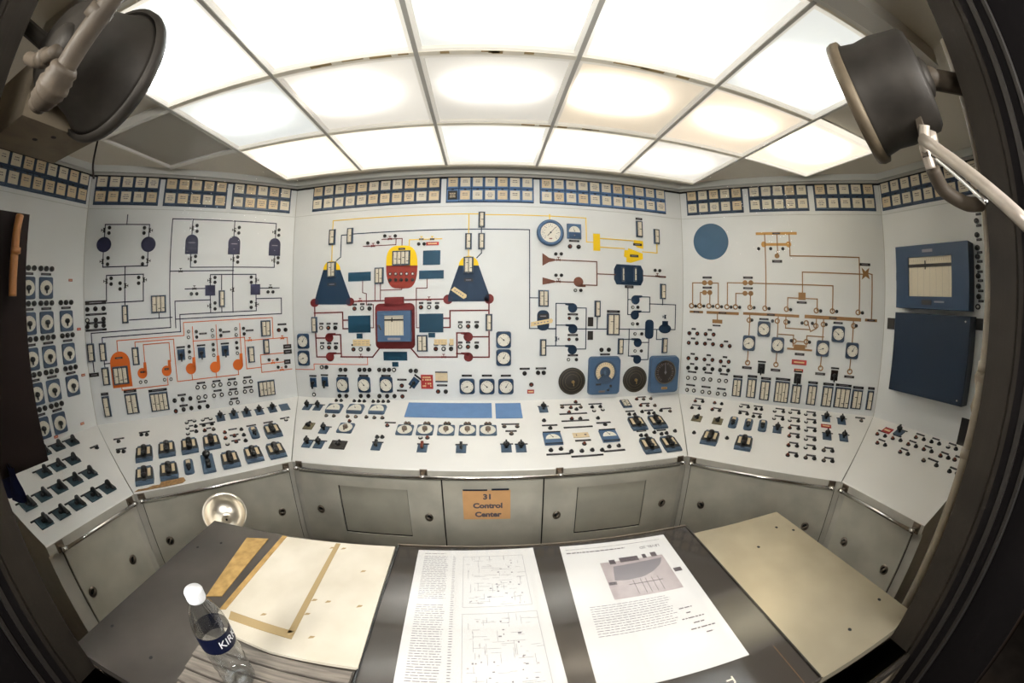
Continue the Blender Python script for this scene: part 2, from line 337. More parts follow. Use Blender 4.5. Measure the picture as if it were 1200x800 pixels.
# ------------------------------------------------------------ control desks
DESKL = {'L2': 'far left control desk with rows of black fin switches', 'L1': 'angled left control desk with two rows of grip switches', 'C': 'long centre control desk with blue plaques and recessed doors',
         'R1': 'angled right control desk crowded with small push buttons', 'R2': 'far right control desk with a bare white top'}
LATCH = {'C': [.145, .848, 1.61, 2.308], 'L1': [.119, .861], 'L2': [.234, .542], 'R1': [.143, .845], 'R2': [.14, .452]}
RAIL = {'C': [(.05, .66, 0), (.841, .66, 1), (1.611, .66, 1), (2.39, .66, 0)], 'L1': [(.04, .65, 0), (.945, .65, 0)], 'L2': [(.175, .65, 0), (.655, .65, 0)], 'R1': [(.04, .652, 0), (.935, .652, 0)], 'R2': [(.037, .65, 0), (.535, .65, 0)]}
def desk(k, i):
    wa, wb, ia, ib = [Vector((*q, 0)) for q in (WN[i], WN[i + 1], IN[i], IN[i + 1])]
    if k == 'L2': wa.y = ia.y = -2.022
    if k == 'R2': wb.y = ib.y = -2.009
    F = FR['F' + k]
    root = empty('control_desk', Matrix.Translation(((ia + ib) / 2)))
    inv = root.matrix_world.inverted()
    def put(name, mb, mtx, par=root):
        o = obj(name, mb.mesh(name)); o.parent = par; o.matrix_parent_inverse = par.matrix_world.inverted(); o.matrix_world = mtx; return o
    # top slab with rounded nose
    m = MB(); u = (ib - ia).normalized(); n = u.cross(Vector((0, 0, 1)))
    def z3(p, z, d=0): q = p + n * d; return (q.x, q.y, z)
    g = u * .0012
    A, B, a, b = wa + g, wb - g, ia + g, ib - g
    prof = [(0, ZF, 0), (0, ZF - .004, .0), (0, ZF - .055, 0)]
    vs = [z3(A, ZB), z3(B, ZB), z3(b, ZF, -.006), z3(a, ZF, -.006), z3(b, ZF - .006), z3(a, ZF - .006), z3(b, ZF - .055), z3(a, ZF - .055), z3(B, ZF - .055), z3(A, ZF - .055)]
    m.add(vs, [(3, 2, 1, 0), (5, 4, 2, 3)], 'desk'); m.add(vs, [(7, 6, 4, 5), (9, 8, 6, 7), (0, 1, 8, 9)], 'cab'); m.add(vs, [(1, 2, 4, 6, 8), (0, 9, 7, 5, 3)], 'cab')
    put('desktop', m, Matrix())
    # carcass
    m = MB(); d = -.022
    vs = []
    ea = 0 if k == 'L2' else .0091; eb = 0 if k == 'R2' else .0091
    for z in (.0, ZF - .055):
        vs += [z3(A, z), z3(B, z), z3(b + u * eb, z, d), z3(a - u * ea, z, d)]
    m.add(vs, [(0, 1, 2, 3), (7, 6, 5, 4), (3, 2, 6, 7), (2, 1, 5, 6), (1, 0, 4, 5), (0, 3, 7, 4)], 'cab')
    put('carcass', m, Matrix())
    # front leaves (on frame F, out = +z towards the room)
    def leaf(name, x0, x1, recess=None, z0=.125, z1=.612):
        m = MB(); m.box(x0 - .004, x1 + .004, z0 - .004, z1 + .004, d, d + .001, 'gap')
        if recess:
            a0, a1, b0, b1 = recess
            for q in ((x0, a0, z0, z1), (a1, x1, z0, z1), (a0, a1, z0, b0), (a0, a1, b1, z1)): m.box(*q, d + .001, d + .012, 'cabdoor')
            m.box(a0, a1, b0, b1, d + .001, d + .002, 'gap'); m.box(a0 + .008, a1 - .004, b0 + .010, b1 - .003, d + .002, d + .004, 'recess')
        else: m.box(x0, x1, z0, z1, d + .001, d + .012, 'cabdoor', .002)
        return put(name, m, F)
    fr = []
    if k == 'C':
        ds = [leaf('door', .035, .935, (.293, .732, .20, .545)), leaf('front_panel', .942, 1.522), leaf('door', 1.529, 2.407, (1.726, 2.172, .20, .545))]
        own = [ds[0], ds[0], ds[2], ds[2]]
    else:
        x0, x1 = {'L1': (.035, .965), 'L2': (.185, .66), 'R1': (.03, .96), 'R2': (.04, .52)}[k]
        ds = [leaf('door', x0, x1)]; own = ds * 2
    for q, x in enumerate(LATCH[k]):
        m = MB(); an = [.6, .9, -.2, -.5][(q + i) % 4]
        m.lathe([(.029, 0), (.029, .004), (.021, .007)], 'dchrome'); m.lathe([(.019, .0072), (.017, .008)], 'black')
        c, s_ = math.cos(an), math.sin(an); m.tube([(-.022 * c, -.022 * s_, .012), (0, 0, .018), (.022 * c, .022 * s_, .012)], .0055, 'dchrome', 8)
        l = put('latch', m, F @ Matrix.Translation((x, .358, d + .012)) @ Matrix.Diagonal((.85, 1, 1, 1)), own[q])
    # hand rail
    m = MB(); R = RAIL[k]; off = .042
    m.tube([(R[0][0], R[0][1], off), (R[-1][0], R[-1][1], off)], .0105, 'chrome', 14)
    for x, z, mid in (R[0], R[-1]): m.lathe([(.011, -.012), (.0125, -.008), (.0125, .008), (.011, .012)], 'chrome', n=14) if 0 else m.tube([(x - .012, z, off), (x + .012, z, off)], .012, 'chrome', 14)
    for x, z, mid in R[1:-1]: m.tube([(x - .012, z, off), (x + .012, z, off)], .0125, 'chrome', 14)
    rail = put('hand_rail', m, F)
    for x, z, mid in R:
        m = MB(); m.box(x - .022, x + .022, z - .024, z + .03, .0, .006, 'dchrome', .002); m.box(x - .010, x + .010, z - .008, z + .012, .006, off - .006, 'dchrome')
        put('bracket', m, F, rail)
    tag(root, DESKL[k], 'control desk')
for i, k in enumerate(PK): desk(k, i)
# side plates between desk noses (pilasters under the mitre joints)
m = MB(); m.box(.17, .50, -.0, .004, 0, .0008, 'wear') if 0 else None
m = MB()
pts = [(.305, -.752), (.33, -.735), (.38, -.737), (.42, -.725), (.46, -.728), (.475, -.700), (.52, -.694), (.57, -.700), (.61, -.705), (.62, -.735), (.60, -.752), (.5, -.755)]
m.prism(pts, .0, .0012, 'wear')
tag(obj('worn_patch', m.mesh('worn_patch'), mtx=at('DL1', 0, 0, .0008)), 'brown worn patch on the front edge of the angled left desk', 'worn patch')
# ------------------------------------------------------------ measured layout of boards and desks, metres (board, right, up, ...)
DATA = {
 'meter': [
  ('L1',.302,.709,.048,.12,1,0), ('L1',.55,.763,.112,.12,3,0), ('L1',.033,.477,.056,.12,1,0), ('L1',.121,.474,.052,.12,1,0), ('L1',.123,.315,.056,.12,1,0), ('L1',.234,.311,.116,.12,3,0), 
  ('L1',.359,.428,.052,.12,1,0), ('L1',1.364,.551,.08,.12,2,0), ('L1',1.361,.415,.052,.11,1,0), ('L1',1.236,.365,.056,.12,1,0), ('L1',.096,.115,.056,.14,1,1), ('L1',.287,.114,.096,.14,2,1), 
  ('L1',.494,.104,.14,.13,4,1), ('L1',1.336,.1,.14,.12,4,0), ('L1',1.026,.782,.048,.12,1,0), ('C',.342,1.219,.056,.12,1,0), ('C',.49,1.219,.052,.12,1,0), ('C',1.474,1.302,.048,.12,1,0), 
  ('C',1.382,1.142,.048,.12,1,0), ('C',1.475,1.142,.048,.12,1,0), ('C',.345,.972,.076,.12,2,0), ('C',1.385,.97,.072,.12,2,0), ('C',.896,1.032,.136,.11,4,0), ('C',.73,.91,.072,.12,2,0), 
  ('C',.195,.562,.052,.12,1,0), ('C',1.531,.563,.048,.12,1,0), ('C',1.053,.419,.08,.12,2,0), ('C',2.664,1.287,.056,.13,1,1), ('C',2.812,1.241,.052,.12,1,0), ('C',2.861,.813,.052,.12,1,0), 
  ('C',1.915,.734,.076,.12,2,0), ('C',2.317,.666,.048,.12,1,0), ('C',2.443,.553,.104,.16,2,1), ('C',1.914,.385,.048,.12,1,0), ('C',2.507,.389,.048,.12,1,0), ('C',2.887,.393,.052,.12,1,0), 
  ('C',2.52,.928,.03,.11,1,0), ('C',2.621,.932,.03,.11,1,0), ('R1',.486,.103,.076,.14,2,1), ('R1',.602,.111,.076,.15,2,1), ('R1',.711,.105,.08,.15,2,1), ('R1',.845,.107,.116,.16,4,1), 
  ('R1',.96,.104,.076,.14,2,0), ('R1',1.082,.109,.076,.15,2,1), ('R1',1.204,.109,.084,.15,2,1), ('R1',1.323,.111,.124,.15,3,1), ('R1',1.439,.11,.084,.14,2,1), ('R1',1.542,.113,.052,.14,1,1), 
  ('DC',2.532,-.115,.072,.1,2,0), ],
 'plate': [
  ('L2',.888,.941,.03,.016,'red','tag'), ('L2',.945,.635,.03,.016,'red','tag'), ('L2',.945,.343,.03,.016,'red','tag'), ('L2',.874,.043,.03,.016,'red','tag'), ('L2',.655,.019,.03,.016,'red','tag'), 
  ('C',1.12,1.028,.126,.105,'plaque','plaque'), ('C',1.12,.906,.179,.061,'plaque','plaque'), ('C',.575,.909,.181,.066,'plaque','plaque'), ('C',.572,.561,.18,.125,'plaque','plaque'), 
  ('C',1.12,.562,.176,.133,'plaque','plaque'), ('C',.847,.326,.182,.065,'plaque','plaque'), ('C',.572,.474,.048,.037,'plaque','small_plaque'), ('C',1.123,.476,.05,.034,'plaque','small_plaque'), 
  ('C',.845,.266,.049,.035,'plaque','small_plaque'), ('C',.585,.424,.137,.048,'cream','note'), ('C',1.187,.428,.093,.039,'cream','note'), ('C',1.266,.428,.029,.044,'cream','note'), 
  ('C',1.124,1.13,.093,.025,'red','tag'), ('C',2.265,.571,.042,.068,'dark','black_plate'), ('C',2.265,.471,.042,.065,'dark','black_plate'), ('C',1.829,.065,.05,.029,'red','tag'), 
  ('C',1.187,.177,.09,.078,'cream','card'), ('R1',.957,.337,.116,.037,'red','tag'), ('R1',.959,.277,.072,.025,'red','tag'), ('R2',.061,.658,.062,.076,'dark','black_plate'), 
  ('R2',.717,.697,.05,.066,'dark','black_plate'), ('R2',.679,.501,.034,.038,'dark','black_plate'), ('R2',.708,.078,.057,.164,'dark','black_plate'), ('R2',.779,.081,.055,.141,'dark','black_plate'), 
  ('DC',1.243,-.133,.604,.189,'sky','plaque'), ('DC',1.661,-.138,.181,.193,'sky','plaque'), ('DC',2.105,-.456,.106,.051,'cream','card'), ('DR1',1.205,-.202,.077,.041,'red','tag'), 
  ('DR2',.201,-.117,.069,.07,'red','tag'), ('DL1',1.437,-.131,.074,.094,'slate','blank_plate'), ],
 'dev': [
  ('pistol_switch','L1',.699,.41), ('pistol_switch','L1',.853,.411), ('pistol_switch','L1',1.035,.41), ('dial_selector','L2',.45,.892), ('dial_selector','L2',.576,.892), 
  ('dial_selector','L2',.703,.892), ('dial_selector','L2',.45,.692), ('dial_selector','L2',.576,.692), ('dial_selector','L2',.703,.692), ('dial_selector','L2',.85,.692), 
  ('dial_selector','L2',.45,.492), ('dial_selector','L2',.576,.492), ('dial_selector','L2',.703,.492), ('dial_selector','L2',.85,.492), ('dial_selector','L2',.45,.292), 
  ('dial_selector','L2',.576,.292), ('dial_selector','L2',.703,.292), ('dial_selector','L2',.85,.292), ('dial_selector','L2',.45,.092), ('dial_selector','L2',.576,.092), 
  ('dial_selector','L2',.703,.092), ('round_meter','C',.412,.106), ('round_meter','C',.591,.11), ('round_meter','C',.767,.113), ('pistol_switch','C',.155,.117), ('pistol_switch','C',.259,.126), 
  ('pistol_switch','C',.981,.132), ('twin_gauge','C',.09,.438,.119,.115), ('twin_gauge','C',.086,.307,.119,.117), ('twin_gauge','C',1.634,.441,.109,.117), ('twin_gauge','C',1.634,.315,.111,.119), 
  ('square_gauge','C',1.372,.108,.112,.117), ('square_gauge','C',1.514,.107,.111,.117), ('square_gauge','C',1.65,.106,.111,.117), ('round_gauge','R1',.553,.449,.115,.117), 
  ('round_gauge','R1',.665,.56,.114,.121), ('round_gauge','R1',.78,.45,.114,.115), ('round_gauge','R1',1.13,.45,.113,.116), ('round_gauge','R1',1.242,.559,.114,.121), 
  ('round_gauge','R1',1.359,.45,.117,.116), ('pistol_switch','R1',.666,.266), ('pistol_switch','R1',.958,.218), ('red_switch','R1',1.24,.266), ('knob_switch','DC',.155,-.148), 
  ('knob_switch','DC',.247,-.147), ('knob_switch','DC',.407,-.422), ('knob_switch','DC',.345,-.581), ('knob_switch','DC',.43,-.58), ('arc_meter','DC',.388,-.159), ('arc_meter','DC',.558,-.154), 
  ('arc_meter','DC',.728,-.15), ('olive_switch','DC',.273,-.389), ('dark_switch','DC',.564,-.571), ('dial_selector2','DC',.558,-.388), ('dial_selector2','DC',.973,-.381), 
  ('dial_selector2','DC',1.108,-.376), ('dial_selector2','DC',1.246,-.374), ('dial_selector2','DC',1.384,-.373), ('dial_selector2','DC',1.516,-.374), ('tee_switch','DC',.822,-.562), 
  ('tee_switch','DC',1.115,-.563), ('tee_switch','DC',1.352,-.563), ('knob_switch','DC',1.623,-.557), ('knob_switch','DC',1.711,-.56), ('knob_switch','DC',1.905,-.131), 
  ('arc_meter2','DC',1.917,-.482), ('arc_meter2','DC',2.288,-.488), ('grip_switch','DC',2.53,-.367), ('grip_switch','DC',2.685,-.37), ('grip_switch','DC',2.526,-.619), 
  ('grip_switch','DC',2.674,-.624), ('olive_switch','DR1',.247,-.329), ('olive_switch','DR1',.405,-.326), ('narrow_switch','DR1',.521,-.314), ('narrow_switch','DR1',.633,-.313), 
  ('narrow_switch','DR1',.738,-.305), ('grip_switch','DR1',.4,-.533), ('grip_switch','DR1',.635,-.531), ('knob_switch','DR1',.847,-.324), ('knob_switch','DR1',1.209,-.104), 
  ('knob_switch','DR1',1.328,-.116), ('knob_switch','DR1',1.208,-.324), ('knob_switch','DR1',1.329,-.319), ('knob_switch','DR2',.286,-.09), ('grip_switch','DL1',.676,-.41), 
  ('grip_switch','DL1',.827,-.411), ('grip_switch','DL1',1.264,-.408), ('grip_switch','DL1',.918,-.627), ('grip_switch','DL1',1.072,-.619), ('grip_switch','DL1',1.223,-.628), 
  ('grip_switch','DL1',.369,-.412), ('grip_switch','DL1',.522,-.405), ('grip_switch','DL1',.371,-.625), ('grip_switch','DL1',.524,-.623), ('narrow_switch','DL1',.652,-.623), 
  ('narrow_switch','DL1',1.134,-.394), ('tall_switch','DL1',.775,-.627), ('knob_switch','DL1',.932,-.141), ('knob_switch','DL1',1.035,-.138), ('knob_switch','DL1',1.133,-.138), 
  ('knob_switch','DL1',1.233,-.14), ('knob_switch','DL1',1.338,-.136), ('fin_switch','DL2',.723,-.088), ('fin_switch','DL2',.617,-.082), ('fin_switch','DL2',.513,-.081), 
  ('fin_switch','DL2',.614,-.266), ('fin_switch','DL2',.507,-.264), ('fin_switch','DL2',.407,-.266), ('fin_switch','DL2',.616,-.443), ('fin_switch','DL2',.509,-.442), ('fin_switch','DL2',.402,-.443), 
  ('fin_switch','DL2',.297,-.442), ('fin_switch','DL2',.196,-.451), ('fin_switch','DL2',.612,-.623), ('fin_switch','DL2',.508,-.622), ('fin_switch','DL2',.401,-.62), ('fin_switch','DL2',.296,-.62), 
  ('fin_switch','DL2',.191,-.616), ],
 'cluster': [
  
  ('L1',[(.026,.755,'k'),(.086,.756,'k'),(.146,.755,'k'),(.023,.685,'w'),(.086,.684,'k'),(.143,.687,'k'),(.021,.645,'k'),(.085,.647,'k'),(.142,.646,'k')],[(.088,.721,.157),(.085,.666,.142),(.083,.62,.164)]), 
  ('L1',[(1.47,.532,'r'),(1.526,.531,'k')],[(1.499,.574,.073)]), ('L1',[(.609,.099,'k'),(.671,.1,'k'),(.73,.099,'k')],[(.668,.131,.064)]), 
  ('L1',[(.606,.024,'r'),(.667,.028,'k'),(.727,.03,'k'),(.79,.028,'k'),(.853,.027,'k')],[(.671,.055,.058)]), ('L1',[(.796,.171,'w'),(.848,.169,'w')],[(.826,.199,.061)]), 
  ('L1',[(.794,.098,'w'),(.846,.099,'w')],[(.815,.065,.062)]), ('L1',[(.92,.171,'w'),(.973,.172,'w')],[(.946,.199,.062)]), ('L1',[(.913,.097,'w'),(.974,.097,'w')],[(.946,.13,.063)]), 
  ('L1',[(1.041,.169,'w'),(1.091,.167,'w')],[(1.067,.2,.063)]), ('L1',[(1.04,.097,'w'),(1.09,.097,'w')],[(1.068,.125,.063)]), ('L1',[(1.037,.026,'w'),(1.091,.026,'w')],[(1.067,.054,.063)]), 
  ('L1',[(1.164,.169,'w'),(1.215,.167,'w')],[(1.19,.2,.064)]), ('L1',[(1.158,.097,'w'),(1.21,.096,'w')],[(1.187,.126,.065)]), 
  ('L2',[(.41,1.004,'k'),(.45,1.004,'k'),(.49,1.004,'k')],[(.45,.972,.07)]), ('L2',[(.536,1.004,'k'),(.576,1.004,'k'),(.616,1.004,'k')],[(.576,.972,.07)]), 
  ('L2',[(.663,1.004,'k'),(.703,1.004,'k'),(.743,1.004,'k')],[(.703,.972,.07)]), ('L2',[(.41,.804,'k'),(.45,.804,'k'),(.49,.804,'k')],[(.45,.772,.07)]), 
  ('L2',[(.536,.804,'k'),(.576,.804,'k'),(.616,.804,'k')],[(.576,.772,.07)]), ('L2',[(.663,.804,'k'),(.703,.804,'k'),(.743,.804,'k')],[(.703,.772,.07)]), 
  ('L2',[(.81,.804,'k'),(.85,.804,'k'),(.89,.804,'k')],[(.85,.772,.07)]), ('L2',[(.41,.604,'k'),(.45,.604,'k'),(.49,.604,'k')],[(.45,.572,.07)]), 
  ('L2',[(.536,.604,'k'),(.576,.604,'k'),(.616,.604,'k')],[(.576,.572,.07)]), ('L2',[(.663,.604,'k'),(.703,.604,'k'),(.743,.604,'k')],[(.703,.572,.07)]), 
  ('L2',[(.81,.604,'k'),(.85,.604,'k'),(.89,.604,'k')],[(.85,.572,.07)]), ('L2',[(.41,.404,'k'),(.45,.404,'k'),(.49,.404,'k')],[(.45,.372,.07)]), 
  ('L2',[(.536,.404,'k'),(.576,.404,'k'),(.616,.404,'k')],[(.576,.372,.07)]), ('L2',[(.663,.404,'k'),(.703,.404,'k'),(.743,.404,'k')],[(.703,.372,.07)]), 
  ('L2',[(.81,.404,'k'),(.85,.404,'k'),(.89,.404,'k')],[(.85,.372,.07)]), ('L2',[(.41,.204,'k'),(.45,.204,'k'),(.49,.204,'k')],[(.45,.172,.07)]), 
  ('L2',[(.536,.204,'k'),(.576,.204,'k'),(.616,.204,'k')],[(.576,.172,.07)]), ('L2',[(.663,.204,'k'),(.703,.204,'k'),(.743,.204,'k')],[(.703,.172,.07)]), 
  ('C',[(.537,.675,'r'),(.598,.677,'w'),(.657,.673,'k')],[(.537,.705,.036),(.599,.707,.035),(.658,.703,.035)]), 
  ('C',[(1.047,.675,'r'),(1.106,.675,'w'),(1.163,.674,'k')],[(1.047,.705,.032),(1.107,.704,.033),(1.163,.703,.032)]), 
  ('C',[(.254,.538,'w'),(.316,.537,'r'),(.375,.536,'k')],[(.255,.569,.038),(.317,.568,.038),(.376,.567,.038)]), 
  ('C',[(.255,.392,'w'),(.315,.389,'r'),(.373,.389,'k')],[(.256,.423,.039),(.317,.42,.038),(.375,.42,.037)]), 
  ('C',[(1.329,.537,'w'),(1.385,.537,'r'),(1.445,.537,'k')],[(1.329,.566,.032),(1.385,.566,.031),(1.445,.566,.031)]), 
  ('C',[(1.327,.394,'w'),(1.383,.393,'r'),(1.444,.393,'k')],[(1.328,.423,.031),(1.384,.423,.032),(1.445,.422,.031)]), 
  ('C',[(.52,.376,'r'),(.579,.376,'w'),(.64,.376,'k')],[(.521,.407,.036),(.58,.407,.036),(.641,.407,.035)]), 
  ('C',[(1.152,.379,'r'),(1.208,.379,'w'),(1.262,.379,'k')],[(1.153,.409,.032),(1.208,.409,.032),(1.263,.409,.031)]), ('C',[(.403,.221,'k'),(.444,.222,'k')],[(.413,.176,.078)]), 
  ('C',[(.561,.223,'k'),(.601,.224,'k'),(.641,.224,'k')],[(.591,.179,.074)]), ('C',[(.719,.225,'k'),(.758,.225,'k'),(.796,.226,'k'),(.834,.226,'w')],[(.768,.181,.072)]), 
  ('C',[(.378,.019,'k'),(.436,.02,'k')],[]), ('C',[(.557,.024,'k'),(.619,.025,'k')],[]), ('C',[(.708,.027,'k'),(.769,.028,'k'),(.827,.029,'k')],[]), ('C',[(.242,.239,'w'),(.282,.239,'k')],[]), 
  ('C',[(.153,.022,'w')],[]), ('C',[(.961,.22,'k'),(1,.22,'k')],[]), ('C',[(.888,.109,'r'),(.888,.028,'r')],[(.89,.153,.072),(.886,.071,.076)]), 
  ('C',[(1.159,.069,'r'),(1.215,.069,'k')],[(1.189,.114,.076)]), ('C',[],[(1.371,.186,.074)]), ('C',[],[(1.515,.186,.074)]), ('C',[],[(1.65,.185,.074)]), ('C',[(1.783,.201,'k')],[(1.784,.234,.074)]), 
  ('C',[(1.88,.204,'k'),(1.921,.203,'k')],[(1.901,.235,.076)]), ('C',[(1.833,.118,'r')],[]), ('C',[(2.354,.365,'k'),(2.412,.365,'k')],[(2.385,.33,.076)]), 
  ('C',[(2.11,1.117,'r'),(2.175,1.117,'k')],[(2.143,1.16,.078)]), ('R1',[],[(.662,.633,.075)]), ('R1',[],[(1.237,.637,.075)]), ('R1',[(.062,.494,'r'),(.13,.495,'r')],[(.097,.529,.041)]), 
  ('R1',[(.199,.495,'r'),(.265,.496,'r')],[(.232,.529,.04)]), ('R1',[(.061,.418,'r'),(.129,.42,'r')],[(.095,.454,.042)]), ('R1',[(.198,.42,'r'),(.264,.421,'r')],[(.231,.455,.041)]), 
  ('R1',[(.335,.415,'r'),(.401,.416,'r')],[(.368,.449,.041)]), ('R1',[(.065,.296,'r'),(.133,.298,'r')],[(.098,.332,.042)]), ('R1',[(.201,.297,'r'),(.267,.299,'r')],[(.233,.332,.041)]), 
  ('R1',[(.336,.293,'r'),(.401,.296,'r')],[(.368,.328,.041)]), ('R1',[(.068,.219,'k'),(.137,.222,'k')],[(.099,.252,.042),(.103,.188,.065)]), 
  ('R1',[(.206,.224,'k'),(.273,.227,'k')],[(.235,.257,.041),(.24,.194,.063)]), ('R1',[(.336,.226,'k'),(.402,.229,'k')],[(.365,.258,.04),(.37,.196,.063)]), ('R1',[(.073,.138,'w'),(.132,.141,'w')],[]), 
  ('R1',[(.205,.141,'w'),(.262,.144,'w')],[]), ('R1',[(.336,.143,'w'),(.392,.146,'w')],[]), ('R1',[(.073,.039,'w'),(.132,.04,'w')],[(.099,.08,.078)]), 
  ('R1',[(.206,.039,'w'),(.264,.04,'w')],[(.231,.08,.077)]), ('R1',[(.335,.039,'w'),(.392,.04,'w')],[(.36,.079,.075)]), ('R2',[(.719,1.343,'k')],[(.729,1.315,.04)]), 
  ('R2',[(.713,1.277,'k')],[(.724,1.25,.04)]), ('R2',[(.708,1.197,'k')],[(.719,1.17,.04)]), ('R2',[(.705,1.124,'k')],[(.717,1.098,.04)]), ('R2',[(.704,1.074,'k')],[(.716,1.047,.04)]), 
  ('R2',[(.704,1.016,'k')],[(.716,.99,.04)]), ('R2',[(.704,.966,'k')],[(.717,.94,.04)]), ('R2',[(.706,.908,'k')],[(.719,.883,.04)]), ('R2',[(.708,.851,'k')],[(.722,.826,.04)]), 
  ('R2',[(.704,.794,'w')],[]), ('DC',[(.363,-.044,'k'),(.404,-.042,'k')],[]), ('DC',[(.513,-.041,'k'),(.554,-.039,'k'),(.594,-.039,'k')],[]), 
  ('DC',[(.666,-.038,'k'),(.705,-.036,'k'),(.744,-.035,'k'),(.783,-.033,'k')],[]), ('DC',[(.359,-.253,'n'),(.419,-.251,'n')],[]), ('DC',[(.527,-.25,'n'),(.59,-.249,'n')],[]), 
  ('DC',[(.67,-.248,'n'),(.73,-.251,'n'),(.789,-.25,'n')],[]), ('DC',[(.56,-.306,'r')],[]), ('DC',[(.845,-.339,'r')],[(.857,-.3,.084)]), ('DC',[(.968,-.307,'n'),(.989,-.307,'n')],[]), 
  ('DC',[(1.101,-.303,'n'),(1.122,-.302,'n')],[]), ('DC',[(1.237,-.3,'n'),(1.258,-.3,'n')],[]), ('DC',[(1.371,-.3,'n'),(1.391,-.3,'n')],[]), ('DC',[(1.506,-.301,'n'),(1.527,-.301,'n')],[]), 
  ('DC',[(.805,-.469,'k'),(.839,-.467,'k')],[]), ('DC',[(1.09,-.46,'w'),(1.134,-.459,'r')],[]), ('DC',[(1.622,-.333,'n'),(1.706,-.335,'n'),(1.663,-.415,'n')],[(1.663,-.304,.118),(1.663,-.382,.075)]), 
  ('DC',[(2.044,-.116,'n'),(2.105,-.126,'r'),(2.178,-.125,'n'),(2.156,-.053,'r')],[(2.111,-.083,.164)]), ('DC',[(2.08,-.186,'r'),(2.141,-.151,'k')],[(2.108,-.202,.2)]), 
  ('DC',[(2.083,-.267,'r'),(2.142,-.271,'k')],[(2.104,-.289,.194)]), ('DC',[(2.263,-.131,'k'),(2.325,-.131,'k')],[(2.298,-.087,.104)]), ('DC',[(2.265,-.18,'w'),(2.333,-.172,'w')],[]), 
  ('DC',[(1.89,-.275,'k'),(1.919,-.366,'k')],[(1.921,-.33,.097)]), ('DC',[(2.268,-.276,'k'),(2.298,-.357,'k')],[(2.294,-.331,.102)]), ('DC',[],[(2.108,-.365,.198)]), 
  ('DC',[(2.106,-.551,'r')],[(2.107,-.513,.098)]), ('DC',[(1.888,-.596,'k'),(1.951,-.588,'k')],[(1.929,-.634,.148)]), 
  ('DC',[(2.01,-.618,'k'),(2.075,-.62,'k'),(2.141,-.618,'k'),(2.203,-.625,'k')],[(2.1,-.666,.196)]), ('DC',[(2.257,-.597,'k'),(2.321,-.596,'k')],[(2.28,-.638,.14)]), 
  ('DC',[(2.645,-.055,'r'),(2.702,-.061,'n')],[(2.701,-.024,.068)]), ('DC',[(2.765,-.06,'n')],[]), ('DC',[(2.643,-.148,'r'),(2.699,-.154,'n')],[(2.694,-.12,.065)]), ('DC',[(2.758,-.161,'n')],[]), 
  ('DC',[(2.622,-.232,'k')],[(2.683,-.216,.074)]), ('DC',[(2.778,-.235,'k'),(2.848,-.252,'n')],[(2.833,-.209,.091)]), ('DC',[],[(2.533,-.211,.072)]), ('DC',[(2.512,-.254,'k'),(2.552,-.259,'k')],[]), 
  ('DC',[(2.667,-.257,'k'),(2.707,-.262,'k')],[]), ('DC',[],[(2.529,-.459,.073)]), ('DC',[(2.615,-.49,'k')],[(2.678,-.469,.075)]), ('DC',[(2.508,-.51,'k'),(2.544,-.514,'k')],[]), 
  ('DC',[(2.659,-.516,'k'),(2.7,-.512,'k')],[]), ('DC',[(2.773,-.498,'k')],[]), ('DR1',[(.172,-.093,'r'),(.231,-.084,'k')],[(.194,-.046,.074)]), 
  ('DR1',[(.172,-.195,'k'),(.231,-.19,'k')],[(.196,-.147,.071)]), ('DR1',[(.276,-.51,'k')],[]), ('DR1',[(.329,-.081,'r'),(.387,-.082,'k')],[]), 
  ('DR1',[(.332,-.183,'r'),(.389,-.182,'k')],[(.367,-.151,.065)]), ('DR1',[(.542,-.079,'w'),(.6,-.079,'k')],[(.568,-.047,.066)]), ('DR1',[(.663,-.093,'k'),(.706,-.089,'k')],[(.676,-.047,.066)]), 
  ('DR1',[(.549,-.175,'k'),(.606,-.178,'k')],[(.57,-.145,.066)]), ('DR1',[(.656,-.198,'k'),(.704,-.194,'k')],[(.68,-.152,.067)]), ('DR1',[(.513,-.51,'k')],[]), 
  ('DR1',[(.81,-.089,'w'),(.877,-.083,'k')],[(.85,-.044,.071)]), ('DR1',[(.813,-.19,'w'),(.877,-.185,'k')],[(.85,-.147,.069)]), ('DR1',[(.931,-.081,'w'),(.998,-.075,'k')],[(.972,-.036,.072)]), 
  ('DR1',[(.932,-.19,'w'),(.996,-.184,'k')],[(.971,-.147,.069)]), ('DR1',[(.936,-.284,'r'),(.999,-.279,'k')],[(.974,-.244,.068)]), ('DR1',[(.937,-.383,'r'),(.998,-.378,'k')],[(.974,-.345,.065)]), 
  ('DR1',[(.938,-.488,'r'),(.996,-.482,'k')],[(.973,-.451,.063)]), ('DR1',[(.94,-.592,'r'),(.997,-.585,'k')],[(.973,-.557,.061)]), ('DR1',[(1.052,-.082,'w'),(1.119,-.077,'k')],[(1.095,-.037,.072)]), 
  ('DR1',[(1.055,-.181,'w'),(1.12,-.176,'k')],[(1.096,-.139,.07)]), ('DR1',[(1.056,-.285,'w'),(1.119,-.28,'k')],[(1.096,-.245,.068)]), 
  ('DR1',[(1.056,-.392,'w'),(1.117,-.387,'k')],[(1.093,-.355,.065)]), ('DR1',[(1.056,-.487,'w'),(1.115,-.482,'k')],[(1.092,-.452,.063)]), 
  ('DR1',[(1.059,-.592,'n'),(1.116,-.587,'k')],[(1.094,-.559,.061)]), ('DR1',[(1.18,-.49,'n'),(1.239,-.485,'k')],[(1.217,-.455,.063)]), 
  ('DR1',[(1.179,-.594,'n'),(1.236,-.589,'k')],[(1.215,-.561,.062)]), ('DR1',[(1.485,-.083,'n')],[(1.482,-.042,.079)]), ('DR2',[(.169,-.2,'r'),(.229,-.191,'k')],[(.174,-.147,.056)]), 
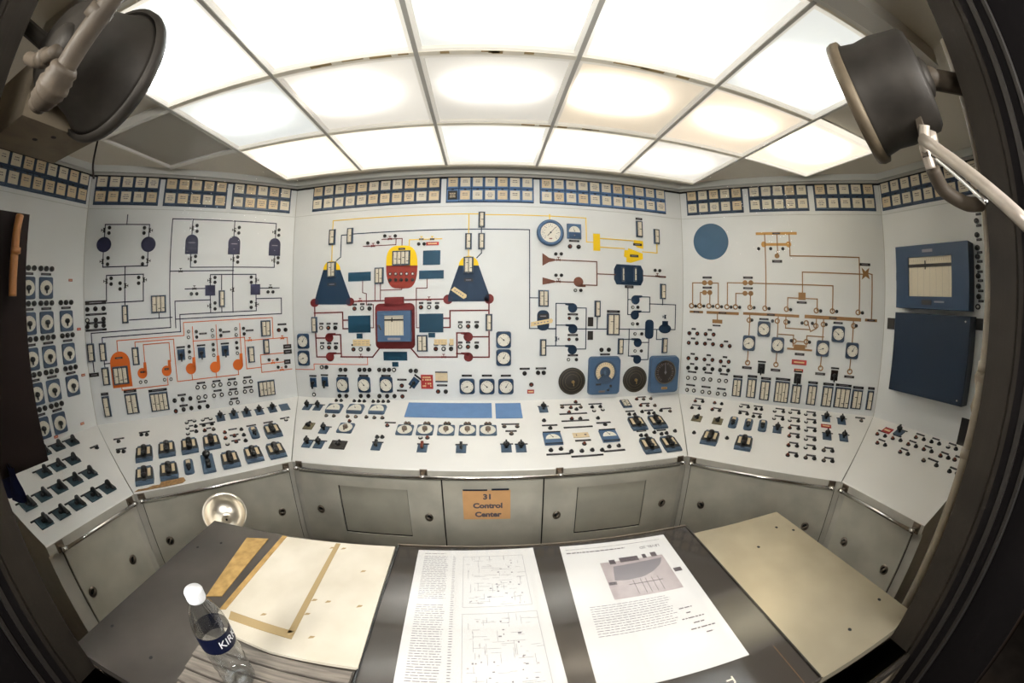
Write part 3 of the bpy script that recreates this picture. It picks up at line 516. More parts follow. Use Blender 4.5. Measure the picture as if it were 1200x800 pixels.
  ('DR2',[(.233,-.294,'r'),(.291,-.285,'k')],[(.238,-.244,.054)]), ('DR2',[(.29,-.186,'r'),(.348,-.178,'k')],[(.296,-.135,.055)]), ('DR2',[(.418,-.087,'r'),(.475,-.08,'k')],[(.426,-.035,.055)]), 
  ('DR2',[(.532,-.076,'k'),(.586,-.07,'k')],[(.541,-.026,.053)]), ('DR2',[(.652,-.07,'w'),(.705,-.063,'k')],[(.663,-.021,.052)]), ('DR2',[(.416,-.189,'r'),(.471,-.181,'k')],[(.423,-.139,.053)]), 
  ('DR2',[(.531,-.183,'r'),(.584,-.176,'k')],[(.54,-.136,.051)]), ('DR2',[(.654,-.186,'r'),(.705,-.178,'k')],[(.664,-.14,.05)]), ('DR2',[(.747,-.173,'r'),(.796,-.165,'k')],[(.758,-.128,.049)]), 
  ('DR2',[(.417,-.296,'r'),(.47,-.287,'k')],[(.423,-.249,.051)]), ('DR2',[(.771,-.294,'k'),(.818,-.285,'k')],[(.781,-.251,.047)]), ('DR2',[(.588,-.289,'n'),(.678,-.288,'k')],[(.635,-.248,.068)]), 
  ('DL1',[(.678,-.137,'w'),(.736,-.129,'w'),(.679,-.209,'w'),(.74,-.201,'k'),(.677,-.274,'w'),(.738,-.264,'k')],[(.704,-.113,.035),(.707,-.182,.031),(.708,-.246,.031)]), 
  ('DL1',[(.799,-.134,'w'),(.857,-.135,'w'),(.798,-.203,'k'),(.859,-.203,'k'),(.798,-.27,'r'),(.862,-.272,'n')],[(.829,-.116,.04),(.826,-.181,.116),(.83,-.246,.038)]), 
  ('DL1',[(.934,-.332,'r'),(.928,-.399,'r'),(.93,-.468,'w')],[]), ('DL1',[(.993,-.39,'r'),(.992,-.459,'r')],[(.995,-.306,.059),(.993,-.375,.058),(.993,-.44,.056)]), 
  ('DL1',[(1.055,-.33,'k'),(1.058,-.399,'k'),(1.057,-.466,'k')],[]), ('DL1',[],[(1.133,-.299,.075)]), ('DL1',[],[(1.262,-.295,.075)]), ('DL1',[(1.397,-.308,'w')],[(1.395,-.278,.073)]), 
  ('DL1',[(.184,-.24,'k')],[(.182,-.207,.079)]), ('DL1',[(.19,-.351,'k'),(.227,-.36,'k')],[(.207,-.325,.075)]), ('DL1',[(.346,-.202,'k'),(.385,-.211,'k')],[(.365,-.173,.079)]), 
  ('DL2',[(.817,-.246,'k')],[(.811,-.221,.055)]), ],
 'special': {'disk1': ('C',2.133,.136,.205,.207), 'disk2': ('C',2.639,.134,.207,.211), 'bigmeter': ('C',2.388,.166,.244,.286), 'bigmeter2': ('C',2.898,.162,.243,.297), 'ring': ('C',1.965,1.211,.198,.204), 'semimeter': ('C',2.143,1.232,.108,.114), 'recorder': ('C',.845,.542,.255,.219), 'redsign': ('C',1.079,.139,.092,.104), 'tape1': ('C',1.321,.772,.133,.048), 'tape2': ('C',1.903,.563,.173,.044), 'bluedisk': ('R1',.24,1.215,.29,.286), 'rec_big': ('R2',.368,.971,.533,.415), 'cab_big': ('R2',.377,.462,.582,.556)},
 'diag': {
  'navy1': {'panel': 'L1',
   'label': 'navy piping diagram with two round pumps, upper left of the angled left board',
   'lines': [('navyk',.007,[(.298,1.367),(.298,1.301)]),('navyk',.007,[(.14,1.206),(.14,1.302),(.466,1.302),(.466,1.203)]),('navyk',.007,[(.139,1.131),(.139,1.022),(.467,1.022),(.467,1.125)]),('navyk',.007,[(.303,1.019),(.303,.767)]),('navyk',.007,[(.012,.8),(.168,.8),(.168,.967),(.439,.967),(.439,.789),(.168,.789)]),('navyk',.007,[(.332,.669),(.647,.669)]),('navyk',.007,[(.551,.708),(.551,.667)])],
   'shapes': [('disc','navyk',.14,1.169,.108,.101),('disc','navyk',.467,1.167,.108,.104)],
   'dots': [(.173,1.28,'k'),(.172,1.244,'k'),(.431,1.279,'k'),(.43,1.243,'k'),(.176,1.08,'k'),(.174,1.039,'k'),(.432,1.078,'k'),(.431,1.035,'k'),(.203,.947,'k'),(.203,.91,'k'),(.405,.946,'k'),(.405,.908,'k'),(.269,.913,'k'),(.269,.875,'k')],
   'valves': [(.135,1.264,'L','bblack'),(.47,1.262,'R','bblack'),(.137,1.059,'L','bblack'),(.466,1.056,'R','bblack'),(.169,.93,'L','bblack'),(.442,.929,'R','bblack'),(.306,.895,'R','bblack')],
   'labels': [(.087,.796,.154,.025,'k')]},
  'navy2': {'panel': 'L1',
   'label': 'navy piping diagram with three dome-topped tanks on the angled left board',
   'lines': [('navyk',.007,[(.786,1.351),(.786,1.232)]),('navyk',.007,[(1.107,1.346),(1.107,1.225)]),('navyk',.007,[(.786,1.103),(.786,1.007),(1.438,1.007),(1.438,1.104)]),('navyk',.007,[(1.11,1.101),(1.11,.683)]),('navyk',.007,[(.635,.982),(1.114,.982)]),('navyk',.007,[(.938,.879),(.938,.954),(1.292,.954),(1.292,.873)]),('navyk',.007,[(.749,.858),(.9,.858)]),('navyk',.007,[(1.328,.851),(1.48,.851)]),('navyk',.007,[(1.024,.949),(1.024,.837)]),('navyk',.007,[(1.024,.728),(1.024,.687)]),('navyk',.007,[(.938,.807),(.938,.691)]),('navyk',.007,[(1.439,1.226),(1.439,1.345),(.634,1.345),(.634,.601),(.045,.601),(.045,.535)]),('navyk',.007,[(1.293,.802),(1.293,.685),(.706,.685),(.706,.568),(.123,.568),(.123,.535)]),('navyk',.007,[(.938,.777),(.672,.777),(.672,.597)]),('navyk',.007,[(1.293,.774),(1.498,.774),(1.498,.655),(.676,.655)]),('navyk',.007,[(.04,.414),(.04,.352)]),('navyk',.007,[(.124,.411),(.124,.374)]),('navyk',.007,[(.122,.397),(.162,.397)])],
   'shapes': [('tank','navyk',.789,1.168,.096,.138),('tank','navyk',1.113,1.166,.093,.134),('tank','navyk',1.436,1.163,.094,.135),('rect','navyk',.937,.843,.076,.074),('rect','navyk',1.288,.842,.077,.078)],
   'dots': [(.82,1.301,'k'),(.823,1.26,'k'),(1.144,1.298,'k'),(1.143,1.257,'k'),(1.464,1.296,'k'),(1.464,1.254,'k'),(.822,1.083,'k'),(.821,1.045,'k'),(1.144,1.08,'k'),(1.145,1.043,'k'),(1.467,1.08,'k'),(1.466,1.042,'k'),(.973,.933,'k'),(.973,.899,'k'),(1.254,.933,'k'),(1.255,.895,'k'),(.795,.823,'k'),(.836,.822,'k'),(1.389,.822,'k'),(1.429,.821,'k'),(.973,.753,'k'),(.972,.712,'k'),(1.254,.751,'k'),(1.253,.712,'k')],
   'valves': [(.789,1.282,'L','bblack'),(1.112,1.279,'L','bblack'),(1.434,1.277,'L','bblack'),(.788,1.066,'L','bblack'),(1.112,1.063,'L','bblack'),(1.437,1.06,'L','bblack'),(.714,.98,'U','bblack'),(.938,.913,'L','bblack'),(1.293,.911,'R','bblack'),(.818,.858,'U','bblack'),(1.409,.854,'U','bblack'),(1.113,.844,'L','bblack'),(.937,.735,'L','bblack'),(1.292,.732,'R','bblack')],
   'labels': [(.037,.333,.072,.025,'k')]},
  'orange': {'panel': 'L1',
   'label': 'orange piping diagram with one dome tank and five pumps on the angled left board',
   'lines': [('orange',.006,[(.23,.462),(.23,.54),(.73,.54),(.73,.629),(1.421,.629),(1.421,.473)]),('orange',.006,[(.362,.487),(.362,.521),(.65,.521),(.65,.228),(1.124,.228),(1.124,.275)]),('orange',.006,[(.423,.375),(.423,.5),(.615,.5),(.615,.372)]),('orange',.006,[(.23,.238),(.23,.212),(.577,.212),(.577,.261)]),('orange',.006,[(.796,.596),(.796,.356)]),('orange',.006,[(.975,.599),(.975,.353)]),('orange',.006,[(1.159,.599),(1.159,.351)]),('orange',.006,[(.765,.277),(.765,.227)]),('orange',.006,[(.95,.272),(.95,.224)]),('orange',.006,[(.794,.496),(1.192,.496),(1.192,.263),(1.31,.263)]),('orange',.006,[(1.198,.471),(1.539,.471),(1.539,.413)]),('orange',.006,[(1.5,.356),(1.31,.356),(1.31,.224),(1.561,.224)]),('orange',.006,[(1.312,.286),(1.501,.286)])],
   'shapes': [('tank','orange',.239,.35,.146,.238),('pump','orange',.396,.31,.08,.072,'RU'),('pump','orange',.578,.309,.081,.073,'RU'),('pump','orange',.762,.307,.082,.078,'RU'),('pump','orange',.947,.3,.083,.08,'RU'),('pump','orange',1.126,.3,.085,.081,'RU')],
   'dots': [(.823,.561,'k'),(.824,.523,'k'),(1.007,.56,'k'),(1.008,.522,'k'),(1.187,.561,'k'),(1.19,.521,'k'),(.762,.463,'k'),(.762,.425,'k'),(.945,.462,'k'),(.945,.424,'k'),(1.127,.462,'k'),(1.128,.423,'k'),(1.377,.313,'k'),(1.444,.31,'k'),(1.447,.25,'k'),(1.511,.247,'k'),(.765,.565,'w'),(.762,.525,'w'),(.945,.563,'w'),(.946,.522,'w'),(1.127,.562,'w'),(1.128,.518,'w'),(.761,.385,'w'),(.944,.386,'w'),(1.128,.385,'w'),(.375,.252,'w'),(.556,.251,'w'),(.604,.25,'w'),(.414,.252,'w')],
   'valves': [(1.233,.471,'U','orange'),(1.497,.467,'U','orange'),(1.407,.287,'U','orange'),(1.477,.226,'U','orange')],
   'labels': [(.873,.544,.059,.012,'k'),(1.051,.545,.06,.012,'k'),(1.235,.544,.061,.013,'k'),(1.535,.402,.067,.033,'k'),(1.536,.361,.068,.033,'k'),(1.527,.284,.054,.036,'k'),(.234,.427,.057,.012,'k'),(.397,.319,.032,.012,'k'),(.579,.322,.032,.013,'k')]},
  'navyC': {'panel': 'C',
   'label': 'long thin navy pipe line crossing the upper centre board to the pump network',
   'lines': [('navy',.007,[(.384,1.038),(.418,1.062),(.418,1.228),(.464,1.228)]),('navy',.007,[(.514,1.231),(.538,1.231),(.933,1.231),(1.447,1.231),(1.816,1.231),(1.816,.52),(2.007,.52)]),('navy',.007,[(1.473,1.246),(1.473,1.198)]),('navy',.007,[(1.475,1.086),(1.475,1.055),(1.443,1.022)]),('navy',.007,[(1.816,.737),(1.875,.737)]),('navy',.007,[(2.087,.7),(2.006,.7),(2.006,.397)]),('navy',.007,[(2.164,.67),(2.231,.67),(2.231,.372),(2.169,.372)]),('navy',.007,[(2.007,.545),(2.083,.545)]),('navy',.007,[(1.94,.397),(2.091,.397)]),('navy',.007,[(1.951,.518),(2.007,.518)]),('navy',.007,[(2.166,.518),(2.98,.518),(2.98,.713),(2.745,.713)]),('navy',.007,[(2.664,.765),(2.747,.765),(2.747,.65),(2.666,.65)]),('navy',.007,[(2.561,.824),(2.561,.628),(2.595,.628)]),('navy',.007,[(2.562,.741),(2.593,.741)]),('navy',.007,[(2.317,.609),(2.317,.519)]),('navy',.007,[(2.861,.756),(2.861,.71)]),('navy',.007,[(2.576,.52),(2.576,.315),(2.612,.315)]),('navy',.007,[(2.529,.442),(2.607,.442)]),('navy',.007,[(2.687,.418),(2.746,.418)]),('navy',.007,[(2.745,.451),(2.745,.285),(2.686,.285)]),('navy',.007,[(2.813,.517),(2.813,.44),(2.863,.44)])],
   'shapes': [('pump','navy',2.128,.669,.069,.069,'LU'),('pump','navy',2.131,.518,.069,.07,'LU'),('pump','navy',2.13,.368,.069,.07,'LU'),('pump','navy',2.624,.74,.075,.07,'RU'),('pump','navy',2.62,.626,.075,.07,'RU'),('pump','navy',2.651,.416,.072,.068,'LU'),('pump','navy',2.652,.287,.073,.068,'LU'),('capsule','navy',2.747,.519,.074,.147),('capsule','navy',1.913,.578,.087,.144),('disc','navy',2.886,.524,.112,.073),('rect','navy',2.887,.564,.053,.04),('octagon','navy',2.569,.927,.241,.153)],
   'dots': [(2.161,.593,'k'),(2.161,.443,'k'),(2.162,.295,'k'),(2.644,.685,'k'),(2.643,.559,'k'),(2.682,.484,'k'),(2.683,.353,'k'),(2.104,.595,'r'),(2.103,.443,'r'),(2.102,.296,'w'),(2.601,.684,'w'),(2.603,.559,'w'),(2.624,.484,'w'),(2.629,.353,'w')],
   'valves': [(2.886,.617,'L','navy'),(2.008,.446,'R','navy')],
   'labels': [(2.13,.623,.077,.015,'k'),(2.131,.474,.076,.015,'k'),(2.135,.327,.077,.015,'k'),(1.913,.608,.07,.031,'k'),(2.571,.837,.071,.021,'k')]},
  'redloop': {'panel': 'C',
   'label': 'dark red coolant loop diagram around the square recorder on the centre board',
   'lines': [('rust',.006,[(.601,.874),(.601,.791),(.631,.782),(.631,.701),(.685,.701),(.685,.533),(.659,.533)]),('rust',.006,[(.699,.848),(.699,.731)]),('rust',.006,[(.741,.847),(.741,.736)]),('rust',.006,[(.741,.804),(.903,.804),(.903,.815)]),('rust',.006,[(1.09,.872),(1.09,.811),(1.012,.811),(1.012,.53),(1.035,.53)]),('rust',.006,[(.6,1.132),(.853,1.132),(.853,1.172)]),('rust',.006,[(.745,1.176),(.899,1.176),(.899,1.124)]),('rust',.01,[(.533,.728),(.774,.728)]),('rust',.01,[(.928,.73),(1.214,.73)]),('rust',.01,[(.199,.7),(.199,.619)]),('rust',.01,[(.195,.651),(.438,.651),(.438,.529),(.481,.529)]),('rust',.01,[(.441,.592),(.483,.592)]),('rust',.01,[(.202,.502),(.202,.317),(.284,.317)]),('rust',.01,[(.203,.461),(.285,.461)]),('rust',.01,[(.352,.485),(.416,.485),(.416,.319)]),('rust',.01,[(.352,.344),(.414,.344)]),('rust',.01,[(.412,.319),(.671,.319),(.727,.383)]),('rust',.01,[(1.531,.696),(1.531,.618)]),('rust',.01,[(1.531,.648),(1.256,.648),(1.256,.53),(1.21,.53)]),('rust',.01,[(1.211,.595),(1.256,.595)]),('rust',.01,[(1.532,.505),(1.532,.319),(1.418,.319)]),('rust',.01,[(1.416,.463),(1.532,.463)]),('rust',.01,[(1.353,.491),(1.304,.491),(1.304,.32)]),('rust',.01,[(1.354,.344),(1.302,.344)]),('rust',.01,[(1.299,.32),(1.022,.32),(.969,.382)])],
   'shapes': [('disc','rust',.199,.728,.076,.064),('disc','rust',.499,.727,.069,.062),('disc','rust',1.242,.728,.069,.068),('disc','rust',1.531,.729,.068,.07),('pump','rust',.319,.463,.073,.069,'RU'),('pump','rust',.318,.318,.074,.07,'RU'),('pump','rust',1.385,.463,.066,.066,'LU'),('pump','rust',1.385,.32,.066,.067,'LU'),('rrect','rust',.85,.543,.301,.328),('rrect','rust',.847,.718,.149,.069)],
   'dots': [(.767,1.201,'k'),(.847,1.197,'k'),(.636,1.155,'k'),(.716,1.155,'k')],
   'valves': [(.806,1.177,'U','rust'),(.677,1.131,'U','rust'),(.581,.73,'U','rust'),(1.105,.727,'U','rust'),(.576,.319,'U','rust'),(1.207,.32,'U','rust')],
   'labels': []},
  'orangeC': {'panel': 'C',
   'label': 'thin orange-red pipe line low on the left of the centre board',
   'lines': [('orange2',.005,[(-.033,.218),(.172,.218),(.172,.262),(.628,.262),(.628,.313)])],
   'shapes': [],
   'dots': [],
   'valves': [],
   'labels': []},
  'yellow': {'panel': 'C',
   'label': 'thin yellow pipe diagram with wedge shapes across the upper centre board',
   'lines': [('yellow',.006,[(.342,1.28),(.342,1.346),(1.452,1.346)]),('yellow',.006,[(1.5,1.34),(1.715,1.34),(2.236,1.34),(2.236,1.158),(2.291,1.158)]),('yellow',.006,[(1.382,1.338),(1.382,1.205)]),('yellow',.006,[(.344,1.157),(.344,1.034)]),('yellow',.006,[(1.384,1.08),(1.384,1.031)]),('yellow',.006,[(.953,1.12),(.953,1.164),(1.191,1.164)]),('yellow',.007,[(2.342,1.191),(2.618,1.191)]),('yellow',.007,[(2.341,1.125),(2.536,1.125)]),('yellow',.007,[(2.688,1.111),(2.814,1.111),(2.814,1.18)]),('yellow',.007,[(1.963,1.351),(1.963,1.313)])],
   'shapes': [('rect','yellow',2.315,1.16,.053,.129),('poly','yellow','wedge',[(2.618,1.199),(2.694,1.195),(2.693,1.134),(2.645,1.141),(2.613,1.165)]),('poly','yellow','funnel',[(2.567,1.132),(2.688,1.097),(2.69,1.054),(2.586,1.019),(2.551,1.024),(2.552,1.056),(2.531,1.065),(2.536,1.114),(2.567,1.116)])],
   'dots': [(1.024,1.13,'k'),(1.064,1.129,'k')],
   'valves': [(1.042,1.165,'U','yellow'),(1.121,1.163,'U','yellow')],
   'labels': [(2.646,1.164,.072,.019,'k'),(2.615,1.074,.071,.019,'k'),(1.042,1.165,.033,.011,'k'),(1.121,1.163,.032,.011,'k')]},
  'brown': {'panel': 'C',
   'label': 'brown diagram with two funnels and a pump on the upper right centre board',
   'lines': [('brown',.008,[(1.974,1.013),(2.313,1.013),(2.313,.838),(2.208,.838)]),('brown',.008,[(1.974,.856),(2.14,.856)]),('brown',.008,[(2.313,.923),(2.456,.923)]),('brown',.008,[(2.69,.927),(2.887,.927)])],
   'shapes': [('poly','brown','funnel',[(1.908,1.061),(1.955,1.028),(1.999,1.02),(1.999,1.007),(1.955,.996),(1.908,.968)]),('poly','brown','funnel',[(1.908,.885),(1.999,.862),(1.999,.85),(1.908,.832)]),('pump','brown',2.172,.859,.072,.072,'RD')],
   'dots': [(2.005,1.057,'k'),(2.045,1.059,'k'),(2.005,.902,'k'),(2.045,.903,'k'),(2.189,.798,'k'),(2.793,.974,'k'),(2.834,.974,'k'),(2.148,.797,'w')],
   'valves': [(2.024,1.014,'U','brown'),(2.024,.857,'U','brown'),(2.814,.93,'U','brown')],
   'labels': [(2.856,.927,.061,.014,'n')]},
  'coneA': {'panel': 'C',
   'label': 'navy flared vessel with yellow dome on the left of the centre board',
   'lines': [],
   'shapes': [('poly','navy','vessel_body',[(.274,.974),(.418,.966),(.502,.754),(.501,.707),(.205,.715),(.205,.758)]),('poly','yellow','dome',[(.274,.974),(.276,.991),(.283,1.007),(.294,1.021),(.309,1.031),(.326,1.037),(.345,1.038),(.364,1.035),(.381,1.027),(.396,1.015),(.408,1.001),(.415,.984),(.418,.966)])],
   'dots': [],
   'valves': [],
   'labels': [(.348,.861,.075,.022,'k')]},
  'coneB': {'panel': 'C',
   'label': 'navy flared vessel with yellow dome and a strip of tape beside the long blue pipe',
   'lines': [],
   'shapes': [('poly','navy','vessel_body',[(1.316,.967),(1.457,.966),(1.532,.757),(1.532,.711),(1.242,.712),(1.242,.752)]),('poly','yellow','dome',[(1.316,.967),(1.318,.985),(1.325,1.001),(1.336,1.016),(1.351,1.027),(1.368,1.034),(1.386,1.036),(1.404,1.033),(1.421,1.026),(1.436,1.015),(1.447,1.001),(1.454,.984),(1.457,.966)])],
   'dots': [],
   'valves': [],
   'labels': [(1.386,.863,.063,.021,'k')]},
  'vessel': {'panel': 'C',
   'label': 'round vessel symbol, yellow upper half and red lower half, centre board',
   'lines': [],
   'shapes': [('poly','yellow','upper_half',[(.783,.981),(1.018,.974),(1.016,1.017),(1.011,1.045),(1.004,1.068),(.994,1.087),(.981,1.102),(.964,1.114),(.942,1.121),(.898,1.124),(.854,1.124),(.832,1.118),(.815,1.108),(.802,1.094),(.793,1.076),(.786,1.053),(.783,1.024)]),('poly','red2','lower_half',[(1.018,.974),(.783,.981),(.784,.943),(.788,.91),(.794,.882),(.803,.858),(.814,.839),(.829,.824),(.85,.815),(.902,.811),(.954,.813),(.975,.821),(.989,.834),(1,.853),(1.009,.877),(1.014,.904),(1.017,.936)])],
   'dots': [(.815,.919,'w'),(.857,.918,'w'),(.899,.917,'w'),(.94,.916,'w'),(.984,.915,'w'),(.815,.876,'k'),(.858,.875,'k'),(.9,.874,'k'),(.94,.873,'k'),(.984,.872,'k')],
   'valves': [],
   'labels': [(.899,1.099,.051,.015,'k')]},
  'tan': {'panel': 'R1',
   'label': 'tan electrical one-line diagram with round breakers on the angled right board',
   'lines': [('tan',.008,[(.673,1.261),(.673,1.203),(.673,.713)]),('tan',.008,[(.769,1.26),(.769,1.11)]),('tan',.008,[(.864,1.26),(.864,1.101),(1.396,1.101),(1.396,.715)]),('tan',.008,[(.956,.836),(.956,.985),(1.418,.985)]),('tan',.008,[(1.466,.992),(1.493,.986),(1.493,.681)]),('tan',.008,[(.843,.714),(.843,.797),(1.071,.797),(1.071,.715)]),('tan',.008,[(.082,.721),(.082,.891),(.294,.891),(.294,.727)]),('tan',.008,[(.147,.715),(.147,.816),(.225,.816),(.225,.725)]),('tan',.008,[(.368,.723),(.368,.895),(1.19,.895),(1.19,.718)]),('tan',.008,[(.436,.725),(.436,.816),(.552,.816),(.552,.715)]),('tan',.008,[(.29,.662),(.29,.608)]),('tan',.008,[(.55,.663),(.55,.499)]),('tan',.008,[(.55,.391),(.55,.309)]),('tan',.008,[(.773,.667),(.773,.507)]),('tan',.008,[(.777,.394),(.777,.316)]),('tan',.008,[(.833,.663),(.833,.577),(1.016,.577)]),('tan',.008,[(.784,.53),(.899,.53),(.899,.452)]),('tan',.008,[(1.002,.452),(1.002,.532),(1.131,.532)]),('tan',.008,[(.925,.488),(.985,.488)]),('tan',.008,[(1.124,.658),(1.124,.502)]),('tan',.008,[(1.125,.395),(1.125,.319)]),('tan',.008,[(1.069,.662),(1.069,.587),(1.028,.564),(1.002,.63)]),('tan',.008,[(1.355,.671),(1.355,.504)]),('tan',.008,[(1.354,.396),(1.354,.314)])],
   'shapes': [('rect','tan2',.764,1.267,.32,.02),('rect','tan2',.755,1.185,.21,.02),('rect','tan',.953,.812,.056,.053),('rect','tan',.115,.664,.112,.018),('rect','tan',.331,.664,.261,.021),('rect','tan',.716,.668,.438,.02),('rect','tan',1.195,.669,.436,.025),('rect','tan',1.491,.67,.094,.019),('rect','tan',.291,.597,.081,.029),('rect','tan',.952,.43,.195,.014),('rect','tan',.95,.448,.09,.033),('ringsym','tan',.074,.71,.049,.045),('ringsym','tan',.142,.712,.047,.045),('ringsym','tan',.218,.713,.047,.044),('ringsym','tan',.289,.713,.046,.044),('ringsym','tan',.365,.712,.046,.043),('ringsym','tan',.434,.714,.046,.043),('ringsym','tan',.549,.715,.045,.043),('ringsym','tan',.667,.713,.045,.042),('ringsym','tan',.835,.714,.045,.041),('ringsym','tan',1.065,.715,.045,.041),('ringsym','tan',1.189,.718,.044,.041),('ringsym','tan',1.388,.719,.045,.04),('ringsym','tan',.546,.62,.045,.042),('ringsym','tan',.767,.625,.045,.041),('ringsym','tan',.835,.621,.045,.042),('ringsym','tan',.992,.623,.045,.041),('ringsym','tan',1.067,.607,.044,.04),('ringsym','tan',1.123,.62,.044,.041),('ringsym','tan',1.358,.624,.045,.04),('ringsym','tan',.905,.487,.045,.042),('ringsym','tan',1,.489,.045,.042),('ringsym','tan',.553,.301,.046,.043),('ringsym','tan',.778,.306,.045,.042),('ringsym','tan',1.128,.308,.045,.041),('ringsym','tan',1.357,.303,.046,.041),('disc','tan',.181,.892,.041,.039),('disc','tan',.228,.893,.041,.039),('disc','tan',.181,.816,.041,.039),('disc','tan',.225,.817,.04,.038),('disc','tan',.509,.897,.04,.038),('disc','tan',.554,.898,.039,.038),('disc','tan',.509,.818,.04,.037),('disc','tan',.555,.819,.039,.037),('disc','tan',.763,1.1,.038,.036),('disc','tan2',.664,1.186,.042,.043),('disc','tan2',.856,1.186,.042,.043),('poly','tan','transformer',[(1.412,1.032),(1.441,1.006),(1.472,1.032),(1.463,.991),(1.475,.952),(1.443,.971),(1.413,.947),(1.423,.99)])],
   'dots': [(.622,1.153,'k'),(.716,1.153,'k'),(.81,1.153,'k'),(.109,.708,'k'),(.177,.71,'k'),(.253,.711,'k'),(.323,.711,'k'),(.399,.711,'k'),(.468,.712,'k'),(.582,.714,'k'),(.7,.712,'k'),(.867,.712,'k'),(1.098,.714,'k'),(1.222,.717,'k'),(1.421,.718,'k'),(.568,.621,'k'),(.73,.623,'k'),(.857,.622,'k'),(.959,.621,'k'),(1.039,.623,'k'),(1.145,.621,'k'),(1.377,.626,'k'),(.883,.489,'k'),(1.025,.488,'k')],
   'valves': [],
   'labels': [(.764,1.267,.06,.013,'k'),(.763,1.06,.078,.019,'k'),(.203,.933,.076,.016,'k'),(.203,.855,.075,.016,'k'),(.532,.936,.076,.016,'k'),(.532,.857,.076,.015,'k'),(.952,.767,.077,.016,'k'),(1.439,1.053,.083,.019,'k'),(.286,.566,.065,.012,'k'),(.115,.664,.048,.012,'k'),(.331,.664,.062,.011,'k'),(.716,.668,.06,.012,'k'),(1.195,.669,.059,.011,'k'),(1.491,.67,.06,.011,'k'),(.551,.263,.077,.019,'k'),(.778,.265,.076,.019,'k'),(.955,.396,.075,.018,'k'),(1.129,.268,.078,.018,'k'),(1.357,.266,.078,.017,'k')]},
 }}
# ------------------------------------------------------------ instruments: one prototype per kind, copied into place
PEND = []     # (object, base label, panel, u, v)
CACHE = {}
def cm(key, fn):
    if key not in CACHE: CACHE[key] = fn()
    return CACHE[key]
PROTO = {}
def copy_to(proto, mtx):
    c = proto.copy(); COL.objects.link(c); c.matrix_world = mtx
    for ch in proto.children:
        d = ch.copy(); COL.objects.link(d); d.parent = c; d.matrix_parent_inverse = ch.matrix_parent_inverse
        for g in ch.children:
            e = g.copy(); COL.objects.link(e); e.parent = d; e.matrix_parent_inverse = g.matrix_parent_inverse
    return c
def place(key, name, parts, P, u, v, base, cat, group, rot=0.0, z=0.0005):
    mtx = at(P, u, v, z) @ Matrix.Rotation(rot, 4, 'Z')
    if key in PROTO: t = copy_to(PROTO[key], mtx)
    else:
        ps = parts()
        t = empty(name, mtx)
        for pn, mb, *rest in ps:
            o = obj(pn, mb.mesh(pn) if isinstance(mb, MB) else mb, t, rest[0] if rest else (0, 0, 0))
            for sn, sm, *r2 in (rest[1] if len(rest) > 1 else []): obj(sn, sm.mesh(sn) if isinstance(sm, MB) else sm, o, r2[0] if r2 else (0, 0, 0))
        PROTO[key] = t
    t['category'] = cat; t['group'] = group + ' on the ' + PHR[P]
    PEND.append((t, base, P, u, v))
    return t
def strip(w, h, seed):
    r = random.Random(seed); m = MB(); m.cbox(0, 0, w, h, 0, .002, 'card')
    n = 11
    for i in range(n):
        y = -h / 2 + h * (i + .5) / n; m.box(-w / 2, -w / 2 + w * (.55 if i % 5 == 0 else .35), y - .0007, y + .0007, .002, .0023, 'inkd')
    y = r.uniform(-.3, .2) * h; m.box(-w * .1, w / 2, y - .0022, y + .0022, .002, .004, 'black'); return m
def meter_parts(w, h, n, plate):
    def f():
        m = MB(); m.cbox(0, 0, w, h, 0, .012, 'bezel', .003); m.cbox(0, 0, w - .014, h - .016, .012, .0125, 'black')
        m.cbox(0, h / 2 - .004, .010, .003, .012, .014, 'dchrome'); m.cbox(0, -h / 2 + .004, .010, .003, .012, .014, 'dchrome')
        ps = [('bezel', m)]
        sw = (w - .018) / n
        for i in range(n): ps.append(('scale_strip', strip(sw * .80, h - .022, n * 10 + i), (-(w - .018) / 2 + sw * (i + .5), 0, .0125)))
        if plate:
            m = MB(); m.cbox(0, 0, w, .018, 0, .003, 'black'); m.cbox(0, 0, w * .6, .003, .003, .0033, 'ink'); ps.append(('nameplate', m, (0, h / 2 + .016, 0)))
        return ps
    return f
NUM = {1: 'single', 2: 'double', 3: 'triple', 4: 'quadruple'}
for P, u, v, w, h, n, pl in DATA['meter']:
    place(('meter', round(w, 3), round(h, 2), n, pl), 'edgewise_meter', meter_parts(w, h, n, pl), P, u, v,
          NUM[n] + ('-strip vertical meter under a nameplate' if pl else '-strip vertical meter'), 'meter', NUM[n] + ' strip meters', z=.003)

# round dials
def dial_face(m, r, z, k='dial', ticks=True, a0=-40, a1=220, nt=13):
    m.cyl(0, 0, r, z, z + .001, k, 28)
    if ticks:
        for i in range(nt):
            a = math.radians(a0 + (a1 - a0) * i / (nt - 1)); r0 = r * (.70 if i % 3 == 0 else .78); r1 = r * .9; w = .0009 if i % 3 else .0016
            c, s = math.cos(a), math.sin(a); px, py = -s * w, c * w
            m.prism([(c * r0 + px, s * r0 + py), (c * r0 - px, s * r0 - py), (c * r1 - px, s * r1 - py), (c * r1 + px, s * r1 + py)], z + .001, z + .0014, 'inkd')
def rrect(w, h, r, n=4):
    out = []
    for cx, cy, a in ((w / 2 - r, h / 2 - r, 0), (-w / 2 + r, h / 2 - r, 90), (-w / 2 + r, -h / 2 + r, 180), (w / 2 - r, -h / 2 + r, 270)):
        for i in range(n + 1): t = math.radians(a + 90 * i / n); out.append((cx + r * math.cos(t), cy + r * math.sin(t)))
    return out
